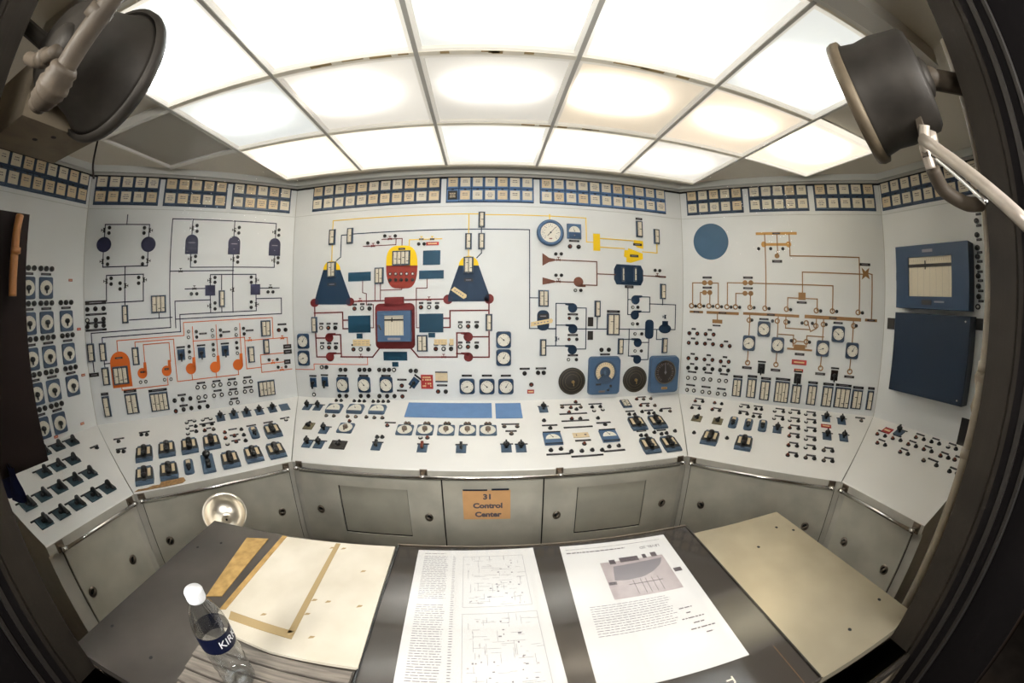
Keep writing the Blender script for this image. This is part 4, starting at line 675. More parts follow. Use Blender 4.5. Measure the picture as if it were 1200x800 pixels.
def needle(L, w, ang, z, k='black', tail=.25):
    m = MB(); m.prism([(-w, -L * tail), (w, -L * tail), (w * .4, L), (-w * .4, L)], 0, .0012, k); m.cyl(0, 0, w * 2.4, .0012, .003, k, 12)
    a = math.radians(ang); q = MB(); q.v = [(x * math.cos(a) - y * math.sin(a), x * math.sin(a) + y * math.cos(a), zz + z) for x, y, zz in m.v]; q.f, q.m, q.mats, q.sm = m.f, m.m, m.mats, m.sm
    return q
def gauge_parts(w, h, r, frame, ang, a0=-40, a1=220):
    def f():
        m = MB(); m.prism(rrect(w, h, min(w, h) * .16), 0, .014, frame, .004); m.ring(0, 0, r, r * 1.08, .014, .017, 'black', 28)
        for sx in (-1, 1):
            for sy in (-1, 1): m.cyl(sx * w * .42, sy * h * .43, .0022, .014, .015, 'dchrome', 8)
        d = MB(); dial_face(d, r, .014, 'dial', True, a0, a1)
        return [('case', m), ('dial', d), ('pointer', needle(r * .75, .0022, ang, .0155))]
    return f
def selector_parts(w, h, frame, hub='black', rx=1.0):
    def f():
        m = MB(); m.prism(rrect(w, h, .010), 0, .008, frame, .002)
        d = MB(); R = min(w, h) * .44; d.cyl(0, 0, R, .008, .009, 'dial', 28)
        for i in range(14):
            a = 2 * math.pi * i / 14; c, s = math.cos(a), math.sin(a); d.box(c * R * .86 - .0012, c * R * .86 + .0012, s * R * .86 - .0012, s * R * .86 + .0012, .009, .0094, 'inkd')
        k = MB(); k.lathe([(R * .36, .009), (R * .34, .026), (R * .25, .03)], hub, n=20); k.prism([(-.006, 0), (.006, 0), (.003, -R * .72), (-.003, -R * .72)], .012, .022, hub)
        return [('backplate', m), ('dial', d), ('knob', k)]
    return f
def pistol_parts(frame, ang=0):
    def f():
        m = MB(); m.cbox(0, 0, .056, .075, 0, .008, frame, .002); p = MB(); p.cbox(0, .052, .064, .012, 0, .004, 'black')
        k = MB(); k.lathe([(.014, .008), (.014, .022), (.011, .026)], 'black', n=16); k.prism([(-.007, .012), (.007, .012), (.005, -.046), (-.005, -.046)], .022, .036, 'black', .002)
        return [('backplate', m), ('nameplate', p), ('handle', k)]
    return f
def grip_parts():
    m = MB(); m.prism([(-.056, -.085), (.056, -.085), (.060, -.04), (.055, .050), (.044, .075), (-.044, .075), (-.055, .050), (-.060, -.04)], 0, .012, 'slate', .004)
    m.cbox(0, -.068, .08, .012, .012, .014, 'bezel'); m.cbox(0, .0, .108, .104, .012, .0135, 'gap')
    l = MB(); l.cbox(0, .004, .019, .070, .0135, .0155, 'cream')
    r = MB(); r.cbox(0, .004, .019, .070, .0135, .0155, 'cream')
    k = MB(); k.prism(rrect(.036, .125, .016), .0135, .018, 'black'); k.lathe([(.020, .018), (.017, .026), (.019, .034), (.014, .038)], 'black', 0, .034, 16); k.lathe([(.017, .018), (.015, .026), (.017, .034), (.011, .037)], 'black', 0, -.030, 16)
    k.prism([(-.009, -.034), (.009, -.034), (.011, .034), (-.011, .034)], .022, .034, 'black', .003)
    return [('backplate', m), ('indicator_window', l, (-.031, .006, 0)), ('indicator_window', r, (.031, .006, 0)), ('grip', k)]
def narrow_parts():
    m = MB(); m.prism(rrect(.062, .140, .020), 0, .012, 'slate', .004); l = MB(); l.cbox(0, .028, .026, .054, .012, .0145, 'cream')
    k = MB(); k.lathe([(.015, .012), (.013, .030), (.018, .036), (.012, .040)], 'black', 0, -.020, 16); k.prism([(-.006, -.014), (.006, -.014), (.005, -.055), (-.005, -.055)], .02, .034, 'black')
    return [('backplate', m), ('indicator_window', l), ('grip', k)]
def tall_parts():
    m = MB(); m.prism(rrect(.082, .175, .008), 0, .012, 'slate', .003); k = MB()
    k.lathe([(.012, .012), (.010, .030), (.024, .040), (.026, .052), (.020, .060)], 'black', 0, .040, 18)
    for y in (-.004, -.040): k.lathe([(.015, .012), (.013, .022), (.017, .032), (.012, .038)], 'black', 0, y, 16)
    k.prism([(-.007, -.045), (.007, -.045), (.007, .03), (-.007, .03)], .014, .024, 'black')
    return [('backplate', m), ('knobs', k)]
def knob_parts():
    m = MB(); m.cbox(0, -.006, .064, .072, 0, .006, 'slate', .002); p = MB(); p.cbox(.004, .038, .080, .009, 0, .003, 'black')
    k = MB(); k.lathe([(.010, .006), (.009, .020), (.018, .026), (.021, .036), (.016, .043)], 'black', 0, 0, 18); k.prism([(-.005, -.018), (.005, -.018), (.005, .018), (-.005, .018)], .046, .053, 'black')
    return [('backplate', m), ('nameplate', p), ('knob', k)]
def olive_parts(k1, w, h):
    def f():
        m = MB(); m.cbox(0, 0, w, h, 0, .006, k1, .002)
        for sx in (-1, 1):
            for sy in (-1, 1): m.cyl(sx * w * .4, sy * h * .4, .002, .006, .007, 'dchrome', 8)
        k = MB(); k.lathe([(.016, .006), (.014, .022), (.010, .028)], 'black', 0, 0, 16); k.prism([(-.018, -.018), (-.010, -.024), (.018, .018), (.010, .024)], .018, .032, 'black', .002)
        return [('backplate', m), ('knob', k)]
    return f
def tee_parts(col):
    def f():
        m = MB(); m.cbox(0, -.004, .062, .072, 0, .006, 'slate', .002); p = MB(); p.cbox(0, .040, .075, .009, 0, .004, 'black')
        k = MB(); k.lathe([(.010, .006), (.009, .026)], 'black', 0, 0, 14); k.prism([(-.007, -.024), (.007, -.024), (.009, .026), (-.009, .026)], .024, .040, col, .002)
        return [('backplate', m), ('nameplate', p), ('handle', k)]
    return f
def fin_parts():
    m = MB(); m.cbox(0, -.004, .074, .078, 0, .007, 'teal', .002)
    p = MB(); p.cbox(-.014, .040, .082, .009, 0, .005, 'black')
    k = MB(); k.lathe([(.014, .007), (.012, .018)], 'black', 0, 0, 14)
    # thin half-disc fin standing across the plate
    pts = [(-.008 + .0, .012)] + [(.0, 0)]
    vs = []; n = 10; 
    for t in (-.004, .004):
        for i in range(n + 1):
            a = math.pi * i / n; vs.append((.010 + t, .030 * math.cos(a), .016 + .034 * math.sin(a)))
    N = n + 1; fs = [tuple(range(N))[::-1], tuple(range(N, 2 * N))] + [(i, i + 1, N + i + 1, N + i) for i in range(n)] + [(n, 0, N, 2 * N - 1)]
    k.add(vs, fs, 'black')
    k.prism([(.012, -.036), (.036, -.036), (.036, .030), (.030, .034), (.012, .034)], .007, .012, 'black')
    return [('backplate', m), ('nameplate', p), ('fin_handle', k)]
def arc_meter_parts(w, h, kind):
    def f():
        m = MB()
        if kind == 1:
            m.prism(rrect(w, h, .014), 0, .016, 'slate', .004); d = MB(); d.prism([(w * .43 * math.cos(t * math.pi / 14) , -h * .27 + h * .70 * math.sin(t * math.pi / 14)) for t in range(15)], .016, .017, 'dial')
            m.cbox(0, -h * .36, w * .7, h * .12, .016, .018, 'bezel')
        else:
            m.cbox(0, 0, w, h, 0, .014, 'blue', .002); m.cbox(0, h * .46, w, .008, .014, .018, 'black'); m.cbox(0, -h * .48, w * .96, .006, .014, .018, 'black')
            d = MB(); d.prism([(w * .40 * math.cos(t * math.pi / 14), -h * .12 + h * .40 * math.sin(t * math.pi / 14)) for t in range(15)], .014, .015, 'dial')
        for i in range(9):
            a = math.radians(25 + 130 * i / 8); r = w * .30; d.cyl(r * math.cos(a), -h * .2 + r * math.sin(a) * h / w, .0012, .0145 if kind == 2 else .017, .0155 if kind == 2 else .0175, 'inkd', 6)
        return [('case', m), ('dial', d), ('pointer', needle(h * .35, .0016, 25, .0175, tail=.1))]
    return f
DEV = {
    'dial_selector': ('selector_dial', selector_parts(.100, .128, 'bezel'), 'white selector dial on a navy plate', 'selector switch', 'white selector dials'),
    'dial_selector2': ('selector_dial', selector_parts(.112, .112, 'slate', 'lbrown'), 'white selector dial with small brown hub', 'selector switch', 'white selector dials'),
    'pistol_switch': ('pistol_switch', pistol_parts('dblue'), 'blue plate switch with black drop handle', 'switch', 'drop handle switches'),
    'red_switch': ('pistol_switch', pistol_parts('maroon'), 'dark red plate switch with black drop handle', 'switch', 'drop handle switches'),
    'grip_switch': ('grip_switch', grip_parts, 'black grip switch between two cream windows', 'switch', 'large grip switches'),
    'narrow_switch': ('narrow_switch', narrow_parts, 'narrow blue switch with one cream window', 'switch', 'narrow blue switches'),
    'tall_switch': ('tall_switch', tall_parts, 'tall blue plate with three stacked black knobs', 'switch', 'tall knob plates'),
    'knob_switch': ('knob_switch', knob_parts, 'small blue plate with raised black knob', 'switch', 'small knob switches'),
    'olive_switch': ('square_switch', olive_parts('olive', .075, .078), 'square olive plate with black knob', 'switch', 'olive plate switches'),
    'dark_switch': ('square_switch', olive_parts('bblack', .110, .085), 'wide dark brown plate with black knob', 'switch', 'dark plate switches'),
    'tee_switch': ('tee_switch', tee_parts('black'), 'blue plate switch with black bar handle', 'switch', 'bar handle switches'),
    'fin_switch': ('fin_switch', fin_parts, 'dark teal switch with black fin handle', 'switch', 'fin switches'),
    'round_meter': ('round_meter', gauge_parts(.100, .122, .045, 'dblue', 40), 'arched navy meter with white dial', 'gauge', 'arched navy meters'),
    'arc_meter': ('arc_meter', arc_meter_parts(.124, .112, 1), 'slate-blue meter with white arched dial', 'gauge', 'blue arched meters'),
    'arc_meter2': ('arc_meter', arc_meter_parts(.115, .125, 2), 'square blue meter with half-round cream dial', 'gauge', 'square blue meters'),
}
nt = 0
for d in DATA['dev']:
    kind, P, u, v = d[:4]
    if kind in ('twin_gauge', 'square_gauge', 'round_gauge'):
        w, h = d[4:6]
        w = round(w / .01) * .01; h = round(h / .01) * .01
        if kind == 'square_gauge': w, h = .11, .115
        if kind == 'round_gauge': w, h = .10, .115
        if kind == 'twin_gauge': w, h = .105, .118
        nt += 1; va = nt % 3
        place((kind, round(w, 2), round(h, 2), va), 'square_gauge', gauge_parts(w, h, min(w, h) * .41, 'dblue' if kind != 'round_gauge' else 'bezel', [50, -30, 110][va]), P, u, v,
              {'twin_gauge': 'white dial gauge, one of a stacked pair', 'square_gauge': 'square navy gauge under a black nameplate', 'round_gauge': 'white dial gauge inside the tan diagram'}[kind], 'gauge', 'white dial gauges', z=.004)
        continue
    if kind == 'tee_switch' and abs(u - 1.06) < .3 and False: pass
    nm, parts, base, cat, grp = DEV[kind]
    key = kind
    if kind == 'pistol_switch' and P == 'R1': key, parts, base = 'pistol_black', pistol_parts('black'), 'black switch with drop handle'
    if kind == 'tee_switch':
        nt2 = sum(1 for x in PEND if 'bar handle' in x[1]); 
        if nt2 == 1: key, parts, base = 'tee_red', tee_parts('redbrown'), 'blue plate switch with reddish bar handle'
    rot = math.radians(-38) if (kind == 'pistol_switch' and P == 'C' and u > .9) else 0
    place(key, nm, parts, P, u, v, base, cat, grp, rot)

# indicator lamps and push buttons with their nameplates
CN = {'k': 'black', 'w': 'white', 'r': 'red', 'n': 'brown'}
def lamp_mb(c, desk):
    m = MB(); r = .0150 if desk else .0160
    if desk:
        m.lathe([(r, 0), (r, .005), (r * .85, .007)], 'black', n=14)
        k = {'k': 'black', 'w': 'white', 'r': 'redbrown', 'n': 'lbrown'}[c]
        m.lathe([(r * .64, .007), (r * .64, .013), (r * .5, .0165), (r * .1, .018)], k, n=12)
    else:
        m.ring(0, 0, r * .55, r, 0, .009, 'black', 16)
        k = {'k': 'bblack', 'w': 'white', 'r': 'redbrown', 'n': 'lbrown'}[c]
        m.lathe([(r * .55, .0), (r * .55, .008), (r * .4, .012), (r * .1, .0135)], k, n=12)
    return m
def plate_mb(w):
    m = MB(); w = max(w, .02); m.cbox(0, 0, w, .0145, 0, .003, 'black', .0005); m.cbox(0, 0, w * .6, .0022, .003, .0033, 'ink'); return m
WORDN = {1: 'single', 2: 'two', 3: 'three', 4: 'four', 5: 'five', 6: 'six', 9: 'nine'}
for P, ls, bs in DATA['cluster']:
    desk = P[0] == 'D'
    pts = [(a, b) for a, b, *_ in ls] + [(a, b) for a, b, *_ in bs]
    cu = sum(a for a, b in pts) / len(pts); cv = sum(b for a, b in pts) / len(pts)
    if len(ls) + len(bs) == 1:
        if ls: o = obj('indicator_lamp', cm(('lamp', ls[0][2], desk), lambda: lamp_mb(ls[0][2], desk).mesh('indicator_lamp')), mtx=at(P, cu, cv, .0005)); base = 'lone small %s push button' % CN[ls[0][2]] if desk else 'lone small %s indicator lamp' % CN[ls[0][2]]; cat = 'indicator lamp'
        else: o = obj('nameplate', cm(('plate', round(bs[0][2], 2)), lambda: plate_mb(bs[0][2]).mesh('nameplate')), mtx=at(P, cu, cv, .0005)); base = 'small black nameplate'; cat = 'nameplate'
    else:
        o = empty('button_cluster' if desk else 'lamp_cluster', at(P, cu, cv, .0005))
        for a, b, c in ls: obj('push_button' if desk else 'indicator_lamp', cm(('lamp', c, desk), lambda: lamp_mb(c, desk).mesh('indicator_lamp')), o, (a - cu, b - cv, 0))
        for a, b, w in bs: obj('nameplate', cm(('plate', round(w, 2)), lambda: plate_mb(w).mesh('nameplate')), o, (a - cu, b - cv, 0))
        cols = []
        for x in ls:
            if CN[x[2]] not in cols: cols.append(CN[x[2]])
        base = '%s %s %s' % (WORDN.get(len(ls), 'several'), ' and '.join(cols[:2]), 'push button' if desk else 'indicator lamp') + ('s' if len(ls) != 1 else '')
        if len(ls) == 1: base = base.replace('single', 'one', 1)
        if bs: base += ' with nameplate'
        cat = 'push buttons' if desk else 'indicator lamps'
    o['category'] = cat; o['group'] = ('push buttons' if desk else 'indicator lamps') + ' on the ' + PHR[P] if cat != 'nameplate' else 'nameplates on the ' + PHR[P]
    PEND.append((o, base, P, cu, cv))

# flat plates, plaques, notes
PK2 = {'plaque': ('blue_plaque', 'teal-blue rectangular plaque', 'plaque'), 'small_plaque': ('blue_plaque', 'very small teal-blue plaque', 'plaque'), 'note': ('paper_note', 'cream tape note with faint writing', 'note'), 'tag': ('red_tag', 'small red label', 'label'),
       'black_plate': ('black_plate', 'small black rectangular plate', 'plate'), 'card': ('card', 'cream card', 'card'), 'blank_plate': ('blank_plate', 'blank slate-blue switch plate', 'plate')}
for P, u, v, w, h, col, kd in DATA['plate']:
    nm, base, cat = PK2[kd]
    k = {'plaque': 'plaque', 'sky': 'sky', 'cream': 'tape' if kd == 'note' else 'cream', 'red': 'red', 'dark': 'bblack', 'slate': 'slate'}[col]
    if kd == 'tag': k = 'red'
    m = MB(); m.cbox(0, 0, w, h, 0, .003 if kd != 'note' else .0008, k, .0006)
    if kd == 'note':
        for q in range(2):
            y = h * (.18 - .36 * q)
            for n in range(4): m.cbox(-w * .36 + w * .24 * n, y, w * .17, h * .07, .0008, .0010, 'ink')
    if kd == 'tag': m.cbox(0, 0, w * .7, h * .3, .003, .0033, 'tape')
    if kd == 'card':
        if P == 'C': m.cbox(0, h * .44, w * 1.0, h * .12, .003, .005, 'navy'); m.cbox(0, -h * .44, w, h * .12, .003, .005, 'navy')
        else: m.cbox(-w * .28, 0, w * .05, h * .4, .003, .0034, 'inkd'); m.cbox(w * .28, 0, w * .14, h * .25, .003, .0034, 'inkd')
    if kd == 'plaque':
        for sx in (-1, 1):
            m.cyl(sx * w * .46, h * .4, .0015, .003, .0036, 'bezel', 6); m.cyl(sx * w * .46, -h * .4, .0015, .003, .0036, 'bezel', 6)
    if col == 'sky': base = 'pale blue plaque'
    o = obj(nm, m.mesh(nm), mtx=at(P, u, v, .001 if kd != 'note' else .0035)); o['category'] = cat; o['group'] = cat + 's on the ' + PHR[P]
    PEND.append((o, base, P, u, v))

# ------------------------------------------------------------ painted mimic diagrams
CATD = {'navy1': 'diagram', 'navy2': 'diagram'}
zd = 0
for name, g in DATA['diag'].items():
    P = g['panel']; zd += 1; zo = .0004 + .00012 * zd
    allp = [p for _, _, l in g['lines'] for p in l] + [(s[2], s[3]) for s in g['shapes'] if s[0] != 'poly'] + [p for s in g['shapes'] if s[0] == 'poly' for p in s[3]]
    cu = sum(p[0] for p in allp) / len(allp); cv = sum(p[1] for p in allp) / len(allp)
    root = empty('vessel_symbol' if name in ('coneA', 'coneB', 'vessel') else 'piping_diagram', at(P, cu, cv, 0)); root['label'] = g['label']; root['category'] = 'diagram'
    def put(nm, m, x=cu, y=cv, z=0): return obj(nm, m.mesh(nm), root, (x - cu, y - cv, z))
    for q, (col, w, pts) in enumerate(g['lines']):
        m = MB(); z = zo + (q % 5) * .00015
        for a, b in zip(pts, pts[1:]):
            dx, dy = b[0] - a[0], b[1] - a[1]; L = math.hypot(dx, dy) or 1e-6; ex, ey = dx / L * w / 2, dy / L * w / 2; nx, ny = -ey, ex
            m.prism([(a[0] - ex + nx, a[1] - ey + ny), (a[0] - ex - nx, a[1] - ey - ny), (b[0] + ex - nx, b[1] + ey - ny), (b[0] + ex + nx, b[1] + ey + ny)], 0, .0012 + z, col)
        o = obj('pipe_line', None, root) if 0 else put('pipe_line', m, 0 + cu, 0 + cv); o.location = (-cu, -cv, 0)
    for s in g['shapes']:
        kd = s[0]; m = MB(); z1 = .0026
        if kd == 'poly': m.prism(s[3], 0, z1, s[1]); o = put(s[2], m); o.location = (-cu, -cv, 0); continue
        _, col, u, v, w, h, *e = s
        if kd == 'disc': m.prism([(w / 2 * math.cos(t * math.pi / 14), h / 2 * math.sin(t * math.pi / 14)) for t in range(28)], 0, z1, col); nm = 'round_symbol'
        elif kd == 'rect': m.cbox(0, 0, w, h, 0, z1, col); nm = 'block_symbol'
        elif kd == 'rrect': m.prism(rrect(w, h, min(w, h) * .12), 0, z1, col); nm = 'block_symbol'
        elif kd == 'octagon': m.prism([(w / 2 - .02, h / 2), (-w / 2 + .02, h / 2), (-w / 2, h / 4), (-w / 2, -h / 4), (-w / 2 + .02, -h / 2), (w / 2 - .02, -h / 2), (w / 2, -h / 4), (w / 2, h / 4)], 0, z1, col); nm = 'tank_symbol'
        elif kd == 'tank': r = w / 2; m.prism([(-r, -h / 2), (r, -h / 2)] + [(r * math.cos(t * math.pi / 12), h / 2 - r + r * math.sin(t * math.pi / 12)) for t in range(13)], 0, z1, col); m.cbox(0, h * .08, w * .5, .006, z1, z1 + .0004, 'ink'); m.cyl(0, -h * .2, .004, z1, z1 + .0004, 'ink', 10); nm = 'tank_symbol'
        elif kd == 'capsule': m.prism(rrect(w, h, w * .4), 0, z1, col); nm = 'tank_symbol'
        elif kd == 'ringsym': m.ring(0, 0, w * .26, w * .46, 0, z1, col, 16); nm = 'breaker_symbol'
        elif kd == 'pump':
            r = min(w, h) / 2; d = e[0]; m.cyl(0, 0, r, 0, z1, col, 22); nm = 'pump_symbol'; sx = 1 if d[0] == 'R' else -1
            if P == 'L1': m.box(min(0, sx * r), max(0, sx * r), 0, 0, 0, 0, col) if 0 else m.prism([(sx * r, 0), (sx * r, r * 2.0), (sx * r * .45, r * 2.0), (sx * r * .3, 0)], 0, z1, col)
            elif d[1] == 'D': m.prism([(0, -r), (r * 1.5, -r), (r * 1.5, -r * .55), (0, -r * .4)], 0, z1, col)
            else: m.prism([(0, r), (sx * r * 1.6, r), (sx * r * 1.6, r * .6), (0, r * .3)], 0, z1, col)
        put(nm, m, u, v)
    for u, v, o_, col in g['valves']:
        m = MB()
        k = .0026; a = .013
        if o_ in 'LR':
            s = -1 if o_ == 'L' else 1
            m.cbox(0, a, a * 1.5, .005, 0, k, col); m.cbox(0, -a, a * 1.5, .005, 0, k, col); m.cbox(0, 0, .012, a * 2, 0, k, col); m.cbox(s * .010, 0, .018, .005, 0, k, col); m.cbox(s * .020, 0, .005, .018, 0, k, col)
        else:
            m.cbox(a, 0, .005, a * 1.3, 0, k, col); m.cbox(-a, 0, .005, a * 1.3, 0, k, col); m.cbox(0, 0, a * 2, .011, 0, k, col); m.cbox(0, .011, .005, .018, 0, k, col); m.cbox(0, .020, .020, .005, 0, k, col)
        put('valve_symbol', m, u, v)
    for u, v, c in g['dots']:
        obj('indicator_lamp', cm(('dot', c), lambda: (lambda m: (m.ring(0, 0, .0072, .0125, 0, .008, 'black', 14), m.lathe([(.0072, 0), (.0072, .007), (.004, .010)], {'k': 'bblack', 'w': 'white', 'r': 'redbrown'}[c], n=12), m)[-1])(MB()).mesh('indicator_lamp')), root, (u - cu, v - cv, 0))
    for u, v, w, h, col in g['labels']:
        m = MB(); m.cbox(0, 0, w, h, 0, .0042, 'bblack' if col == 'k' else 'brown'); m.cbox(0, 0, w * .6, h * .22, .0042, .0045, 'ink'); put('label_plate', m, u, v)

# ------------------------------------------------------------ alarm window banks
def tile_mesh(w, h, va, bz='bezel'):
    r = random.Random(va); m = MB(); m.cbox(0, 0, w, h, 0, .010, bz, .002)
    face = 'black' if va == 7 else 'card' if va % 3 else 'cream'
    m.cbox(0, .0, w * .80, h * .72, .010, .0125, face, .001)
    m.cbox(0, h * .44, w * .2, h * .08, .010, .0135, 'black')
    for i in range(r.choice([2, 3, 3])):
        y = h * (.14 - .14 * i); L = w * r.uniform(.3, .55); n = r.choice([2, 3]); x = -L / 2
        for q in range(n): seg = L / n; m.box(x + .001, x + seg - .0015, y - h * .028, y + h * .028, .0125, .0128, 'cream' if va == 7 else 'inkd' if r.random() < .6 else 'ink'); x += seg
    return m.mesh('alarm_window')
BANKS = [('C', .155, 1.171, 11, 'alarm window bank at the left of the centre board'), ('C', 1.216, 1.845, 7, 'short alarm window bank in the middle of the centre board with one black window'), ('C', 1.896, 2.905, 11, 'bluish alarm window bank at the right of the centre board'),
         ('L1', .035, .508, 5, 'dim alarm window bank at the far end of the angled left board'), ('L1', .552, 1.024, 5, 'middle alarm window bank of the angled left board'), ('L1', 1.07, 1.54, 5, 'brightest alarm window bank of the angled left board, beside the centre board'),
         ('L2', .032, .967, 11, 'long dim alarm window bank along the far left board'), ('R1', .058, .518, 5, 'alarm window bank of the angled right board nearest the centre board'), ('R1', .57, 1.033, 5, 'middle alarm window bank of the angled right board'),
         ('R1', 1.084, 1.552, 5, 'outer alarm window bank of the angled right board'), ('R2', .018, .953, 11, 'long alarm window bank along the far right board')]
for bi, (P, u0, u1, n, lb) in enumerate(BANKS):
    v0, v1 = 1.437, 1.640; cu, cv = (u0 + u1) / 2, (v0 + v1) / 2; tw = (u1 - u0) / n; th = (v1 - v0) / 2
    root = empty('alarm_window_bank', at(P, cu, cv, .0005)); tag(root, lb, 'alarm panel', 'alarm window banks along the top of the boards')
    m = MB(); m.cbox(0, 0, u1 - u0 + .008, v1 - v0 + .008, 0, .004, 'dblue', .001); obj('bank_frame', m.mesh('bank_frame'), root)
    for j in range(2):
        for i in range(n):
            va = random.choice([0, 1, 2, 3, 4, 5])
            if bi == 1 and j == 1 and i == 0: va = 7
            obj('alarm_window', cm(('tile', round(tw, 3), va, bi in (1, 2)), lambda: tile_mesh(tw - .003, th - .004, va, 'bluelit' if bi in (1, 2) else 'bezel')), root, (u0 + tw * (i + .5) - cu, v1 - th * (j + .5) - cv, .004))  # two centre banks: reflected blue light put into the bezel colour

# ------------------------------------------------------------ special instruments
SP = DATA['special']
def special(name, nm, label, cat, parts, z=.001, rot=0):
    P, u, v = SP[name][:3]; t = empty(nm, at(P, u, v, z) @ Matrix.Rotation(rot, 4, 'Z')); tag(t, label, cat)
    for pn, mb, *r in parts:
        o = obj(pn, mb.mesh(pn) if isinstance(mb, MB) else mb, t, r[0] if r else (0, 0, 0))
        for sn, sm in (r[1] if len(r) > 1 else []): obj(sn, sm.mesh(sn) if isinstance(sm, MB) else sm, o)
    return t
for q, nm in ((1, 'disk1'), (2, 'disk2')):
    r = .101
    m = MB(); m.lathe([(r, 0), (r, .010), (r * .97, .013)], 'bblack', n=40); d = MB()
    for i, rr in enumerate((.92, .72, .52)): d.ring(0, 0, r * rr - .002, r * rr, .013, .0140, 'olive', 36)
    d.lathe([(.012, .013), (.012, .02), (.006, .024)], 'brass', .006, -.004, 14); d.cbox(.012, -.02, .006, .03, .013, .018, 'brass')
    special(nm, 'round_recorder', ('dark round chart recorder left of the blue dial meter', 'dark round chart recorder between the two blue meters')[q - 1], 'recorder', [('case', m), ('chart_plate', d)])
SP['bigmeter'] = ('C', 2.380, .172); SP['bigmeter2'] = ('C', 2.8875, .166); SP['recorder'] = ('C', .853, .545)
w, h = .252, .290
m = MB(); m.prism(rrect(w, h, .028), 0, .035, 'blue', .008); m.ring(0, .030, .082, .090, .035, .040, 'bezel', 36)
d = MB(); d.cyl(0, .030, .081, .030, .0365, 'bezel', 36)
pts = [(.074 * math.cos(math.radians(a)), .030 + .074 * math.sin(math.radians(a))) for a in range(-45, 226, 15)] + [(.040 * math.cos(math.radians(a)), .030 + .040 * math.sin(math.radians(a))) for a in range(225, -46, -15)]
for i in range(18):
    a0, a1 = math.radians(-45 + 15 * i), math.radians(-30 + 15 * i); d.prism([(R * math.cos(a), .030 + R * math.sin(a)) for R, a in ((.074, a0), (.074, a1), (.042, a1), (.042, a0))], .0365, .0372, 'cream')
    d.prism([(R * math.cos(a), .030 + R * math.sin(a)) for R, a in ((.070, a0), (.070, a0 + .04), (.060, a0 + .04), (.060, a0))], .0372, .0375, 'inkd')
n_ = needle(.060, .004, 125, .038, 'chrome'); n_.v = [(x, y + .030, z) for x, y, z in n_.v]
hub = MB(); hub.lathe([(.022, .037), (.018, .044), (.006, .046)], 'slate', 0, .030, 20)
kn = MB(); kn.lathe([(.010, .035), (.010, .043)], 'bblack', .048, -.075, 12); k2 = MB(); k2.lathe([(.008, .035), (.008, .043)], 'bblack', .028, -.105, 12); k3 = MB(); k3.cbox(-.05, -.06, .04, .014, .035, .040, 'bblack')
np_ = MB(); np_.cbox(-.02, -.115, .05, .014, .035, .037, 'lbrown')
special('bigmeter', 'dial_meter', 'large blue square meter with cream arc dial and silver pointer', 'gauge', [('case', m), ('dial', d), ('hub', hub), ('pointer', n_), ('knob', kn), ('knob', k2), ('name_tab', k3), ('nameplate', np_)])
m = MB(); m.prism(rrect(.262, .296, .03), 0, .04, 'blue', .010); m.ring(0, .022, .086, .094, .04, .046, 'dchrome', 36)
d = MB(); d.cyl(0, .022, .086, .036, .0415, 'bblack', 36)
for i in range(26):
    a = math.radians(-60 + 300 * i / 25); c, s = math.cos(a), math.sin(a); d.prism([(c * .078 - s * .002, .022 + s * .078 + c * .002), (c * .078 + s * .002, .022 + s * .078 - c * .002), (c * .060 + s * .002, .022 + s * .060 - c * .002), (c * .060 - s * .002, .022 + s * .060 + c * .002)], .0415, .042, 'ink' if i % 2 else 'lbrown')
n_ = needle(.062, .004, 4, .043, 'ink'); n_.v = [(x, y + .022, z) for x, y, z in n_.v]
np_ = MB(); np_.cbox(0, -.105, .052, .018, .04, .042, 'tan2'); np_.cbox(0, -.105, .04, .006, .042, .0424, 'brown')
special('bigmeter2', 'dial_meter', 'large blue meter with black dial and small orange plate, beside the right board seam', 'gauge', [('case', m), ('dial', d), ('pointer', n_), ('nameplate', np_)])
m = MB(); m.lathe([(.098, 0), (.098, .022), (.088, .032), (.076, .032), (.072, .024)], 'blue', n=40)
d = MB(); dial_face(d, .072, .0245, 'dial', True, -45, 225, 19); d.cbox(0, -.045, .022, .008, .0255, .026, 'redbrown')
for i in range(10):
    a = math.radians(-35 + 250 * i / 9); d.cbox(.046 * math.cos(a), .046 * math.sin(a), .008, .004, .0255, .0259, 'ink')
special('ring', 'pressure_gauge', 'large round gauge in a thick blue ring, upper centre board', 'gauge', [('case', m), ('dial', d), ('pointer', needle(.056, .0028, -42, .027, tail=.6))])
m = MB(); m.cbox(0, 0, .108, .114, 0, .016, 'blue', .003); d = MB(); d.prism([(.042 * math.cos(t * math.pi / 12), -.008 + .045 * math.sin(t * math.pi / 12)) for t in range(13)], .016, .017, 'dial'); 
for i in range(7): a = math.radians(30 + 20 * i); d.cyl(.034 * math.cos(a), -.008 + .034 * math.sin(a), .0014, .017, .0174, 'inkd', 6)
lo = MB(); lo.cbox(0, -.033, .086, .034, .016, .018, 'dblue'); lo.lathe([(.005, .018), (.005, .022)], 'dchrome', 0, -.033, 10)
special('semimeter', 'panel_meter', 'small square blue meter with half-round dial beside the blue ring gauge', 'gauge', [('case', m), ('dial', d), ('lower_cover', lo), ('pointer', needle(.03, .0015, 20, .0175, tail=.1))])
